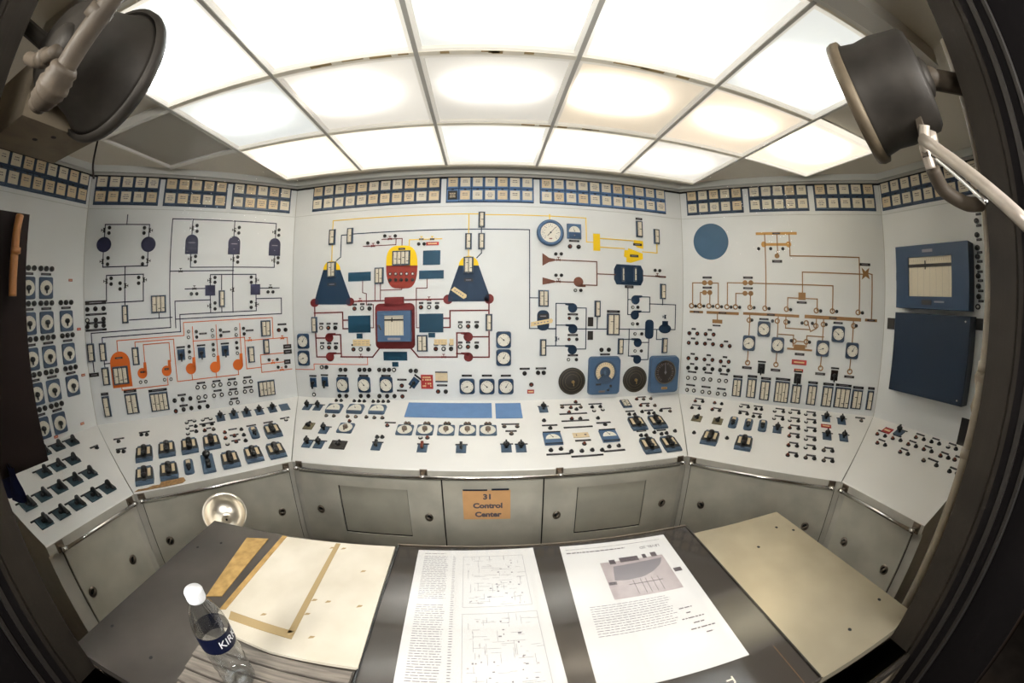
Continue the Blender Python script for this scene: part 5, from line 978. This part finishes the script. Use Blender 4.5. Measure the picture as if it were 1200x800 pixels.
# strip chart recorders
def recorder(w, h, wx0, wx1, wy0, wy1, dep, col):
    m = MB(); m.box(-w / 2, w / 2, -h / 2, h / 2, 0, dep - .012, col)
    f = MB()
    for q in ((-w / 2, wx0, -h / 2, h / 2), (wx1, w / 2, -h / 2, h / 2), (wx0, wx1, -h / 2, wy0), (wx0, wx1, wy1, h / 2)): f.box(*q, dep - .012, dep, col)
    c = MB(); c.box(wx0, wx1, wy0, wy1, dep - .012, dep - .010, 'card')
    for i in range(7): x = wx0 + (wx1 - wx0) * (i + .5) / 7; c.box(x - .0004, x + .0004, wy0, wy1 - (wy1 - wy0) * .18, dep - .010, dep - .0098, 'ink')
    for i in range(20): x = wx0 + (wx1 - wx0) * (i + .5) / 20; c.box(x - .0006, x + .0006, wy1 - (wy1 - wy0) * .12, wy1 - (wy1 - wy0) * .05, dep - .010, dep - .0097, 'inkd')
    b = MB(); b.box(wx0, wx1, wy1 - (wy1 - wy0) * .26, wy1 - (wy1 - wy0) * .18, dep - .010, dep - .006, 'bblack'); x = (wx0 * .6 + wx1 * .4); b.box(x - .004, x + .004, wy1 - (wy1 - wy0) * .32, wy1 - (wy1 - wy0) * .10, dep - .006, dep - .004, 'black')
    return [('case', m), ('chart', c), ('pen_rail', b), ('door', f)]
ps = recorder(.250, .218, -.072, .072, -.066, .076, .045, 'blue')
m = MB(); m.cbox(0, -.090, .095, .016, .045, .047, 'ink'); ps.append(('nameplate', m)); m = MB(); m.prism([(-.118, .010), (-.108, .014), (-.090, -.020), (-.100, -.026)], .045, .053, 'chrome'); ps.append(('handle', m))
special('recorder', 'chart_recorder', 'square blue chart recorder on the dark red block in the middle of the centre board', 'recorder', ps, z=.003)
m = MB(); m.cbox(0, 0, .090, .104, 0, .005, 'red', .001)
r_ = random.Random(3)
L_ = MB()
for row, y in enumerate((.034, .016, -.012, -.030)):
    x = -.032
    while x < .030: wd = r_.uniform(.004, .008); L_.box(x, x + wd, y - .006, y + .006, .005, .0055, 'tape') if r_.random() < .85 else None; x += wd + .003
special('redsign', 'warning_sign', 'small red plate with four rows of worn pale lettering', 'sign', [('plate', m), ('lettering', L_)])
for nm, rot, ww, hh, lb in (('tape1', -35, .120, .034, 'strip of cream masking tape on the right flared vessel'), ('tape2', 10, .165, .030, 'strip of cream masking tape across the navy tank')):
    P, u, v = SP[nm][:3]; m = MB(); m.prism([(-ww / 2, -hh / 2), (-ww / 2 + .006, hh / 2), (ww / 2 - .008, hh / 2 + .002), (ww / 2, .002), (ww / 2 - .01, -hh / 2)], 0, .0006, 'tape')
    for n in range(5): m.cbox(-ww * .3 + n * ww * .14, 0, ww * .08, hh * .25, .0006, .0008, 'ink')
    tag(obj('masking_tape', m.mesh('masking_tape'), mtx=at(P, u, v, .0052) @ Matrix.Rotation(math.radians(rot), 4, 'Z')), lb, 'tape')
P, u, v = SP['bluedisk'][:3]; m = MB(); m.lathe([(.143, 0), (.143, .003), (.141, .0045)], 'disc', n=64, smooth=False)
tag(obj('blue_disc', m.mesh('blue_disc'), mtx=at(P, u, v, .001)), 'plain dark blue round disc on the upper angled right board', 'disc')
ps = recorder(.522, .387, -.166, .146, -.120, .120, .11, 'navyb'); m = MB(); m.cbox(-.02, .155, .075, .018, .11, .112, 'ink'); ps.append(('nameplate', m)); m = MB(); m.cbox(-.03, -.155, .07, .03, .11, .115, 'bblack'); ps.append(('control_strip', m)); m = MB(); m.cbox(.06, -.150, .07, .010, .11, .113, 'ink'); ps.append(('label_strip', m)); m = MB(); m.cbox(-.268, .005, .016, .05, .05, .085, 'bblack'); ps.append(('latch', m))
SP['rec_big'] = ('R2', .4165, .958)
special('rec_big', 'chart_recorder', 'large deep navy chart recorder box on the far right board', 'recorder', ps)
m = MB(); m.cbox(0, 0, .550, .505, 0, .10, 'cabnavy', .002); h_ = MB(); h_.cbox(0, 0, .542, .497, .10, .110, 'cabnavy', .002)
s1 = MB(); s1.cyl(.24, .22, .005, .110, .112, 'chrome', 10); s2 = MB(); s2.cyl(.24, -.22, .005, .110, .112, 'chrome', 10)
SP['cab_big'] = ('R2', .421, .485)
special('cab_big', 'instrument_cabinet', 'plain navy box cabinet hanging below the large chart recorder', 'cabinet', [('case', m), ('door', h_), ('screw', s1), ('screw', s2)])

# orange paper sign on the centre desk front
t = empty('paper_sign', FR['FC'] @ Matrix.Translation((1.194, .452, -.0085))); tag(t, 'orange paper sign reading 31 Control Center on the centre desk front', 'sign')
m = MB(); m.cbox(0, 0, .276, .204, 0, .001, 'signcol'); obj('sheet', m.mesh('sheet'), t)
m = MB(); m.box(-.135, .005, .098, .108, .001, .0018, 'navy'); m.box(.03, .13, .100, .112, .001, .0018, 'navy'); obj('blue_tape', m.mesh('blue_tape'), t)
for s, y in (('31', .056), ('Control', -.006), ('Center', -.068)): obj('lettering', text_mesh(s, .048, 'inkd', .0004, .0022, sx=1.10), t, (.006, y, .0014))

# ------------------------------------------------------------ slab table under the window
ZS = 1.0
def rbox(m, x0, x1, y0, y1, z0, z1, k): m.box(x0, x1, y0, y1, z0, z1, k)
def table(name, label, x0, x1, y1, k, extra=None):
    t = empty(name, loc=((x0 + x1) / 2, (y1 + YW) / 2, 0)); ox, oy = (x0 + x1) / 2, (y1 + YW) / 2
    def put(nm, m, par=t): m.v = [(x - ox, y - oy, z) for x, y, z in m.v]; return obj(nm, m.mesh(nm), par)
    m = MB(); m.box(x0, x1, YW + .001, y1, ZS - .022, ZS, k); top = put('tabletop', m)
    m = MB(); m.box(x0 + .05, x1 - .05, YW + .01, YW + .10, 0, ZS - .022, 'cab'); put('pedestal', m)
    m = MB(); m.tube([(x0 + .06, y1 - .06, 0), (x0 + .06, y1 - .06, ZS - .022)], .016, 'dchrome'); put('leg', m)
    m = MB(); m.tube([(x1 - .06, y1 - .06, 0), (x1 - .06, y1 - .06, ZS - .022)], .016, 'dchrome'); put('leg', m)
    tag(t, label, 'table'); return t, put, top
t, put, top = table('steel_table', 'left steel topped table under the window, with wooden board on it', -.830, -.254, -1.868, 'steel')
m = MB(); m.prism([(-.252, -1.868), (-.830, -1.905), (-.830, -1.868)], ZS - .03, ZS + .001, 'gap') if 0 else None
for a, b in ((-.789, -2.002), (-.735, -1.96), (-.792, -2.329), (-.646, -2.352), (-.652, -2.012)): m = MB(); m.cyl(a, b, .004, ZS, ZS + .0006, 'gap', 10); put('bolt_hole', m)
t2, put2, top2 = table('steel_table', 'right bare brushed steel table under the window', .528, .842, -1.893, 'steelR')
m = MB()
for a, b in ((.779, -1.964), (.818, -1.999), (.665, -2.019), (.805, -2.336), (.666, -2.359)): m = MB(); m.cyl(a, b, .0045, ZS, ZS + .0006, 'gap', 10); put2('bolt_hole', m)
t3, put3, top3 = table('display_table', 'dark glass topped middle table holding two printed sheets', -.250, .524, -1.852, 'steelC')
m = MB(); m.box(-.246, .520, YW + .004, -1.856, ZS + .0016, ZS + .0046, 'deskglass'); put3('glass_sheet', m)
m = MB(); m.box(-.250, .524, -1.8560, -1.852, ZS, ZS + .005, 'dchrome'); m.box(-.250, -.2465, YW + .004, -1.856, ZS, ZS + .005, 'black'); m.box(.5205, .524, YW + .004, -1.856, ZS, ZS + .005, 'trimmetal'); put3('edge_strip', m)
m = MB(); m.box(.488, .489, YW + .01, -2.31, ZS + .0003, ZS + .0008, 'tan'); put3('scratch', m)
# wooden board, cork strip, tape bands, weathered planks on the left table
t = empty('wooden_board', loc=(-.40, -2.05, ZS + .0005)); tag(t, 'cream wooden board with tan tape bands lying on left steel table', 'board')
m = MB(); m.v = []; m.prism([(-.168, .165), (.146, .180), (.152, -.196), (-.02, -.200), (-.130, -.185), (-.176, -.145)], 0, .008, 'board')
for n in range(9): a = random.uniform(-.1, .13); b = random.uniform(-.15, .15); m.prism([(a, b), (a + .01, b + .004), (a + .012, b + .009), (a + .003, b + .008)], .008, .0084, 'peel')
obj('panel', m.mesh('panel'), t)
for pts in ([(-.170, .166), (-.156, .166), (-.164, -.130), (-.178, -.135)], [(-.150, -.130), (.010, -.140), (.010, -.160), (-.142, -.152)], [(-.010, .168), (.002, .168), (.010, -.140), (-.004, -.148)]):
    m = MB(); m.prism(pts, .0, .0092, 'cork' if pts[0][0] < -.16 else 'peel'); obj('tape_band', m.mesh('tape_band'), t)
m = MB(); m.prism([(-.674, -1.915), (-.610, -1.900), (-.604, -2.140), (-.640, -2.155)], 0, .002, 'cork'); m.v = [(x + .63, y + 2.03, z) for x, y, z in m.v]
tag(obj('cork_strip', m.mesh('cork_strip'), mtx=Matrix.Translation((-.63, -2.03, ZS + .0005))), 'narrow strip of brown cork glued on the left steel table', 'cork strip')
for n in range(5):
    y = -2.268 - n * .030; m = MB(); m.box(-.165 + n * .004, .150, -.0135, .0135, 0, .006, 'greywood', .001); 
    tag(obj('weathered_plank', m.mesh('weathered_plank'), mtx=Matrix.Translation((-.405, y, ZS + .0005))), ['grey weathered plank nearest the cream board', 'second grey weathered plank below the cream board', 'middle one of five grey weathered planks', 'fourth grey weathered plank below the cream board', 'grey weathered plank nearest the window'][n], 'plank', 'weathered planks on the left table')

# printed sheets (drawn with geometry on the paper)
def sheet(name, label, x, y, rot, draw):
    t = empty(name, loc=(x, y, ZS + .0003)); t.rotation_euler = (0, 0, rot); tag(t, label, 'paper sheet')
    m = MB(); m.box(-.1425, .1425, -.217, .217, 0, .0004, 'paper'); obj('paper', m.mesh('paper'), t)
    for nm, m in draw(): obj(nm, m.mesh(nm), t)
def textrows(m, x0, x1, y0, y1, n, k, z=.0004, seed=1, hh=.0016, frac=.9):
    r = random.Random(seed)
    for i in range(n):
        y = y0 + (y1 - y0) * (i + .5) / n; x = x0; e = x0 + (x1 - x0) * r.uniform(frac, 1)
        while x < e: w = min(r.uniform(.004, .014), e - x); m.box(x, x + w, y - hh / 2, y + hh / 2, z, z + .0001, k); x += w + .0022
def drawL():
    r = random.Random(5); a = MB(); textrows(a, -.125, -.065, .04, .195, 26, 'ink', seed=2); textrows(a, -.125, -.065, -.20, .025, 36, 'ink', seed=3); textrows(a, -.055, -.048, -.20, .195, 60, 'ink', seed=4); textrows(a, -.125, -.07, .200, .206, 1, 'inkd', seed=9)
    b = MB()
    for (x0, x1, y0, y1) in ((-.030, .112, .015, .190), (-.030, .118, -.205, -.005)):
        for q in ((x0, x1, y0, y0 + .0006), (x0, x1, y1, y1 + .0006), (x0, x0 + .0006, y0, y1), (x1, x1 + .0006, y0, y1)): b.box(*q, .0004, .0005, 'ink')
        for i in range(110):
            x, y = r.uniform(x0 + .006, x1 - .012), r.uniform(y0 + .006, y1 - .01); L = r.uniform(.003, .03)
            if r.random() < .4: b.box(x, min(x + L, x1), y, y + .0006, .0004, .0005, 'ink')
            elif r.random() < .6: b.box(x, x + .0006, y, min(y + L, y1), .0004, .0005, 'ink')
            else: b.box(x, x + r.uniform(.002, .006), y, y + r.uniform(.002, .004), .0004, .0005, 'ink' if r.random() < .7 else 'photo')
    return [('text_block', a), ('schematic', b)]
def drawR():
    a = MB(); hd = MB(); textrows(hd, -.13, .125, .196, .203, 1, 'ink', seed=11, frac=1); textrows(hd, -.13, .02, .180, .190, 1, 'inkd', seed=12, hh=.004, frac=1)
    textrows(a, -.115, .06, -.095, -.005, 13, 'ink', seed=14)
    p = MB(); p.box(-.058, .104, .005, .135, .0004, .0006, 'photo'); p.prism([(-.030, .116), (.098, .124), (.085, .100), (.060, .080), (.030, .066), (-.01, .062), (-.040, .066)], .0006, .0007, 'ink')
    for q in ((-.035, -.02, .125, .142), (-.008, .04, .128, .146), (.052, .062, .132, .148), (.075, .09, .133, .150)): p.box(*q, .0007, .0008, 'inkd')
    p.box(.108, .128, .062, .076, .0006, .0007, 'inkd'); p.box(-.056, -.038, .052, .062, .0007, .0008, 'inkd')
    for x in (.0, .018, .03, .045, .06): p.box(x, x + .0012, .012, .06, .0006, .0008, 'inkd')
    p.box(-.012, .07, .045, .047, .0006, .0008, 'inkd')
    c = MB(); r = random.Random(6)
    for i, (w, x) in enumerate(((.030, 0), (.010, 0), (.050, .004), (.024, .01), (.054, .012), (.016, .02))): textrows(c, .060 + x - w / 2 + .02, .060 + x + w / 2 + .02, -.058 - i * .0155, -.054 - i * .0155, 1, 'inkd', seed=20 + i, hh=.003, frac=1)
    return [('heading_lines', hd), ('text_block', a), ('printed_photo', p), ('caption', c)]
sheet('printed_sheet', 'printed sheet with two schematic drawings, left one on the glass table', -.046, -2.082, math.radians(1.5), drawL)
sheet('printed_sheet', 'printed sheet with a small greyish photo, right one on the glass table', .295, -2.086, math.radians(-1.5), drawR)
# upside-down heading of the right sheet and the gold lettering beside it
o = [x for x in bpy.data.objects if x.get('label', '').startswith('printed sheet with a small')][0]
h = obj('heading', text_mesh('LEVEL 2D', .0135, 'inkd', .0001), o, (.085, .176, .0005)); h.rotation_euler = (0, 0, math.pi)
h = obj('lettering', text_mesh('TY', .020, 'card', .0002, .0006), t3, (.368 - .137, -2.348 + 2.136, ZS + .0003)); h.rotation_euler = (0, 0, math.radians(-90))

# water bottle
BX, BY = -.446, -2.322
t = empty('water_bottle', loc=(BX, BY, ZS + .0066)); tag(t, 'clear plastic water bottle with white cap and navy label on the left table', 'bottle')
HB = .208; s = .030
m = MB(); prof = [(.012, .002), (s * .9, 0), (s, .006), (s * .97, .02), (s, .03), (s * .95, .042), (s, .052), (s * .95, .064), (s, .074), (s * .96, .086), (s, .096), (s, .135), (s * .97, .142), (s * .9, .155), (s * .72, .172), (s * .5, .184), (.0125, .190), (.0125, .196)]
vs = []; fs = []; n = 28
for j, (r, z) in enumerate(prof):
    for i in range(n):
        a = 2 * math.pi * i / n; rr = r * (1 + (.02 * math.cos(6 * a + j) if 2 < j < 10 else (.03 * math.cos(8 * a) if 11 < j < 15 else 0))); vs.append((rr * math.cos(a), rr * math.sin(a), z))
for j in range(len(prof) - 1):
    for i in range(n): i2 = (i + 1) % n; fs.append((j * n + i, j * n + i2, (j + 1) * n + i2, (j + 1) * n + i))
fs.append(tuple(range(n))[::-1]); m.add(vs, fs, 'bottle', True); obj('body', m.mesh('bottle_body'), t)
m = MB(); m.lathe([(.0145, .190), (.0150, .192), (.0150, .207), (.0135, .210)], 'capw', n=24)
for i in range(24): a = 2 * math.pi * i / 24; m.cbox(.0150 * math.cos(a), .0150 * math.sin(a), .0008, .0008, .192, .207, 'capw')
obj('cap', m.mesh('bottle_cap'), t)
vs = []; fs = []
for z in (.098, .132):
    for i in range(32): a = 2 * math.pi * i / 32; vs.append((.0304 * math.cos(a), .0304 * math.sin(a), z))
fs = [(i, (i + 1) % 32, 32 + (i + 1) % 32, 32 + i) for i in range(32)]
m = MB(); m.add(vs, fs, 'bottlelabel', True); lb = obj('label_band', m.mesh('label_band'), t)
me = text_mesh('KIRKLAND', .020, 'capw', .0002, ax='LEFT')
for v in me.vertices:
    a = math.radians(-42) + v.co.x / .0308; r = .0308 + v.co.z; v.co = Vector((r * math.cos(a), r * math.sin(a), .115 + v.co.y))
obj('lettering', me, lb)

# polished reflector lamp clamped behind the left table
ctr = Vector((-.838, -1.808, .992)); ax = Vector((.42, -.45, .79)).normalized()
t = empty('reflector_lamp', loc=ctr); tag(t, 'polished bowl shaped reflector lamp behind the left steel table', 'lamp')
q = ax.to_track_quat('Z', 'Y').to_matrix().to_4x4()
R = .072; vs = []; fs = []; n = 36; prof = [(R * 1.02, 0), (R, .003), (R * .93, -.016), (R * .8, -.031), (R * .58, -.045), (R * .3, -.053), (.004, -.055), (R * .3, -.055), (R * .58, -.047), (R * .8, -.033), (R * .95, -.017), (R * 1.03, -.001)]
m = MB()
for r, z in prof:
    for i in range(n): a = 2 * math.pi * i / n; vs.append(q @ Vector((r * math.cos(a), r * math.sin(a), z)))
for j in range(len(prof)):
    for i in range(n): i2 = (i + 1) % n; jj = (j + 1) % len(prof); fs.append((j * n + i, j * n + i2, jj * n + i2, jj * n + i))
m.add(vs, fs, 'polish', True); obj('reflector', m.mesh('reflector'), t)
p0 = q @ Vector((0, 0, -.072)); m = MB(); m.tube(sub([p0, p0 + Vector((-.01, .02, -.06)), Vector((.02, .02, -.20)), Vector((.02, .02, -.992))]), .008, 'dchrome', 10); obj('stem', m.mesh('stem'), t)
m = MB(); m.tube([q @ Vector((0, 0, -.084)), q @ Vector((0, 0, -.060))], .014, 'bblack'); obj('lamp_socket', m.mesh('lamp_socket'), t)
# ------------------------------------------------------------ floodlights, pipes and boxes around the window, inside the room
def bell(label, ctr, axis, r1, r0, L, flip):
    ctr = Vector(ctr); ax = Vector(axis).normalized(); q = ax.to_track_quat('Z', 'Y').to_matrix().to_4x4()
    t = empty('floodlight', loc=ctr); tag(t, label, 'floodlight', 'floodlights above the window')
    def lat(prof, k, n=44):
        m = MB(); vs = []; fs = []
        for r, z in prof:
            for i in range(n): a = 2 * math.pi * i / n; vs.append(q @ Vector((r * math.cos(a), r * math.sin(a), z)))
        for j in range(len(prof) - 1):
            for i in range(n): i2 = (i + 1) % n; fs.append((j * n + i, j * n + i2, (j + 1) * n + i2, (j + 1) * n + i))
        m.add(vs, fs, k, True); return m
    sh = [(r0, -L), (r0 * 1.04, -L * .8), (r0 * 1.10, -L * .55), (r0 + (r1 - r0) * .45, -L * .3), (r0 + (r1 - r0) * .75, -L * .12), (r1, 0)]
    obj('shade', lat([(r0 * .3, -L - .010), (r0 * .9, -L - .008)] + sh + [(r1 * .985, .0)] + [(r * .97, z + .003) for r, z in sh[::-1]] + [(.01, -L + .01)], 'gunmetal').mesh('shade'), t)
    obj('rim', lat([(r1 - .002, -.012), (r1 + .007, -.010), (r1 + .009, .002), (r1 + .006, .012), (r1 - .004, .014), (r1 - .006, .004), (r1 - .002, -.012)], 'rim' if flip > 0 else 'gunmetal').mesh('rim'), t)
    obj('lens', lat([(.002, .002), (r1 * .6, .001), (r1 * .95, -.002)], 'dome').mesh('lens'), t)
    m = MB(); b = q @ Vector((0, 0, -L)); m.tube([b, q @ Vector((0, 0, -L - .015)), q @ Vector((0, 0, -L - .022))], [r0 * .45, r0 * .38, r0 * .25], 'gunmetal', 20); obj('lamp_housing', m.mesh('lamp_housing'), t)
    return t, q
t, q = bell('dark bell shaped floodlight above the left end of the window', (-.735, -2.240, 2.057), (-.10, .98, .03), .131, .088, .118, -1)
m = MB(); b = q @ Vector((0, 0, -.13)) + Vector((-.03, .02, 0)); m.tube([b, b + Vector((-.05, .0, .03)), Vector((-.14, -.176, .09))], .016, 'gunmetal'); obj('arm', m.mesh('arm'), t)
t, q = bell('dark round floodlight with pale rim above the right end of the window', (.712, -2.222, 2.032), (-.30, .93, -.12), .124, .104, .135, 1)
m = MB(); b = q @ Vector((0, 0, -.15)); m.tube([b, b + Vector((.04, 0, .01)), Vector((.15, -.196, .02))], .022, 'pipe'); obj('arm', m.mesh('arm'), t)
m = MB(); m.box(-.03, .05, -.006, .006, -.05, .05, 'pipe'); br = obj('bracket', m.mesh('bracket'), t, (.01, -.115, -.115)); br.rotation_euler = (0, .15, .25)
m = MB(); m.lathe([(.016, 0), (.016, .01), (.011, .018)], 'pipew', n=14); k = obj('bolt', m.mesh('bolt'), br, (.004, -.006, .0)); k.rotation_euler = (math.radians(90), 0, 0)

# conduits on the left of the window
def pipe(name, label, pts, r, k, cat='pipe', joints=()):
    P = sub(pts); c = P[0].copy(); t = empty(name, loc=c); tag(t, label, cat)
    m = MB(); m.tube([p - c for p in P], r, k, 14); obj('pipe_run', m.mesh('pipe_run'), t)
    for a, b in joints:
        a = Vector(a) - c; b = Vector(b) - c; m = MB(); m.tube([a, b], r * 1.25, k, 14); obj('coupling', m.mesh('coupling'), t)
    return t
tc = pipe('conduit', 'thick painted conduit bending down beside the left floodlight', [(-0.425, -2.402, 2.173), (-0.509, -2.402, 2.013), (-0.55, -2.402, 1.956), (-0.585, -2.402, 1.913), (-0.636, -2.402, 1.891)], .0155, 'pipe', joints=[((-0.522, -2.402, 2.0), (-0.536, -2.402, 1.986))])
m = MB(); m.tube(sub([(-.135, 0, -.065), (-.155, .0, -.085), (-.175, .0, -.095), (-.20, .0, -.10)]), [.018, .021, .023, .021, .024, .022, .025, .026, .023, .025, .023, .021, .022, .019, .021, .018, .016, .015, .012], 'pipe', 12); obj('wrapped_joint', m.mesh('wrapped_joint'), tc, (-.425 + .425 - .01, .0, -.18))
pipe('conduit', 'short horizontal stub conduit near the top left corner', [(-.74, -2.404, 2.01), (-.69, -2.403, 1.985), (-.63, -2.402, 1.975)], .012, 'pipe', joints=[((-.68, -2.403, 1.982), (-.66, -2.403, 1.980))])
t = empty('junction_box', loc=(-.90, -2.26, 1.965)); tag(t, 'cream sheet metal box at upper left with two holes in its underside', 'box')
m = MB(); m.box(-.10, .085, -.10, .07, -.015, .11, 'duct'); m.cyl(.0, -.03, .006, -.016, -.0145, 'gap', 10); m.cyl(.04, -.005, .006, -.016, -.0145, 'gap', 10); obj('case', m.mesh('case'), t)
m = MB(); m.tube(sub([(.09, .07, .11), (.095, .075, .05), (.093, .075, -.02), (.085, .08, -.06), (.09, .085, -.09)]), .0025, 'maroon', 6); obj('wire', m.mesh('wire'), t)
# dark cabinet with orange-lit conduit on the left of the window
t = empty('wall_cabinet', loc=(-1.30, -2.31, 1.20)); tag(t, 'dark maroon cabinet at the left edge of the view', 'cabinet')
m = MB(); m.box(-.20, .20, -.108, .118, .07, .65, 'maroon'); obj('case', m.mesh('case'), t)
m = MB(); m.box(.20, .206, -.10, .112, .08, .64, 'maroon'); obj('side_door', m.mesh('side_door'), t)
pipe('conduit', 'orange-lit conduit running down the side of the maroon cabinet', [(-1.082, -2.226, 1.84), (-1.078, -2.232, 1.80), (-1.078, -2.235, 1.72), (-1.078, -2.237, 1.66)], .010, 'orangelitpipe', joints=[((-1.07, -2.234, 1.765), (-1.07, -2.234, 1.752))])  # orange light falling on the pipe is put into its colour
t = empty('cloth', loc=(-1.13, -2.31, 1.255)); tag(t, 'dark blue cloth hanging below the maroon cabinet', 'cloth')
m = MB(); vs = []; fs = []; nx, nz = 14, 8
for side in (0, 1):
    for i in range(nx + 1):
        for j in range(nz + 1):
            x = -.10 + .17 * i / nx; z = .045 - .085 * j / nz - .008 * math.sin(i * 1.1); vs.append((x, .012 * math.sin(i * 1.3 + j * .4) * (j / nz) + side * .006, z))
N = (nx + 1) * (nz + 1)
for i in range(nx):
    for j in range(nz):
        a = i * (nz + 1) + j; fs.append((a, a + 1, a + nz + 2, a + nz + 1)); fs.append((N + a, N + a + nz + 1, N + a + nz + 2, N + a + 1))
m.add(vs, fs, 'cloth', True); obj('drape', m.mesh('drape'), t)

# conduits on the right of the window
pipe('conduit', 'pale vertical conduit at the right edge of the window, inner one', [(.905, -2.385, 2.2), (.900, -2.385, 1.83), (.893, -2.385, 1.65), (.885, -2.385, 1.50), (.885, -2.382, 1.35), (.90, -2.375, 1.15), (.90, -2.375, .95)], .011, 'pipe2', joints=[((.886, -2.385, 1.53), (.886, -2.385, 1.51)), ((.885, -2.382, 1.36), (.885, -2.382, 1.34))])
pipe('conduit', 'brownish vertical conduit at the right window edge, outer one', [(.945, -2.402, 2.3), (.935, -2.402, 1.9), (.93, -2.402, 1.55), (.93, -2.402, .95)], .009, 'pipe')
pipe('support_rod', 'shiny diagonal strut below the right floodlight', [(.672, -2.352, 1.897), (.619, -2.52, 1.722)], .0105, 'pipew', 'strut')
pipe('support_rod', 'thin bright rod parallel to the diagonal strut', [(.685, -2.36, 1.870), (.645, -2.455, 1.765)], .004, 'chrome', 'strut')
pipe('conduit', 'white knuckle pipe hanging under the right floodlight bracket', [(.685, -2.357, 1.925), (.690, -2.348, 1.90), (.694, -2.344, 1.887), (.706, -2.344, 1.855)], .010, 'pipew')
pipe('hose', 'loop of rough hose below the right floodlight', [(.725, -2.340, 1.861), (.759, -2.343, 1.831), (.796, -2.371, 1.81), (.84, -2.39, 1.815)], .014, 'pipe', 'hose')
t = empty('valve_body', loc=(.90, -2.392, 1.47)); tag(t, 'brown cast fitting on the pipes at right edge', 'fitting')
m = MB(); m.lathe([(.02, -.05), (.028, -.03), (.022, 0), (.03, .03), (.02, .05)], 'duct', n=16); obj('body', m.mesh('body'), t)
m = MB(); m.tube([(0, 0, 0), (.05, 0, .005)], .012, 'pipe'); obj('stub', m.mesh('stub'), t)
# riveted strip in the corridor by the right jamb, its warm light painted into the colour
t = empty('riveted_strip', loc=(.86, -2.602, 1.10)); tag(t, 'orange-lit riveted metal strip outside the window at lower right', 'metal strip')
m = MB(); m.box(-.012, .012, -.008, .008, -.25, .25, 'orangelit'); m.box(-.004, .002, .008, .014, -.25, .25, 'orangelit'); obj('strip', m.mesh('strip'), t)
for n in range(12): m = MB(); m.cbox(-.013, .0, .003, .006, -.24 + n * .04, -.232 + n * .04, 'black'); obj('rivet', m.mesh('rivet'), t)

# ------------------------------------------------------------ labels that single each instrument out
ORD = ['', 'first', 'second', 'third', 'fourth', 'fifth', 'sixth', 'seventh', 'eighth', 'ninth', 'tenth', 'eleventh', 'twelfth', 'thirteenth', 'fourteenth', 'fifteenth', 'sixteenth', 'seventeenth', 'eighteenth', 'nineteenth', 'twentieth']
gr = {}
for o, base, P, u, v in PEND: gr.setdefault((base, P), []).append((v, u, o))
for (base, P), L in gr.items():
    ph = PHR[P]
    if len(L) == 1: L[0][2]['label'] = base + ' on the ' + ph; continue
    L.sort(key=lambda t: -t[0]); rows = []
    for t in L:
        if rows and abs(rows[-1][-1][0] - t[0]) < .03: rows[-1].append(t)
        else: rows.append([t])
    for ri, row in enumerate(rows):
        row.sort(key=lambda t: t[1])
        for ci, (v, u, o) in enumerate(row):
            rn = 'top' if ri == 0 else 'bottom' if ri == len(rows) - 1 else ORD[ri + 1]
            if len(rows) == 1: o['label'] = '%s, %s from left on the %s' % (base, ORD[ci + 1], ph)
            elif len(row) == 1: o['label'] = '%s, %s one down the %s' % (base, rn, ph) if rn not in ('top', 'bottom') else '%s, %s one on the %s' % (base, rn + 'most', ph)
            else: o['label'] = '%s, %s from left, %s row, %s' % (base, ORD[ci + 1], rn, ph)
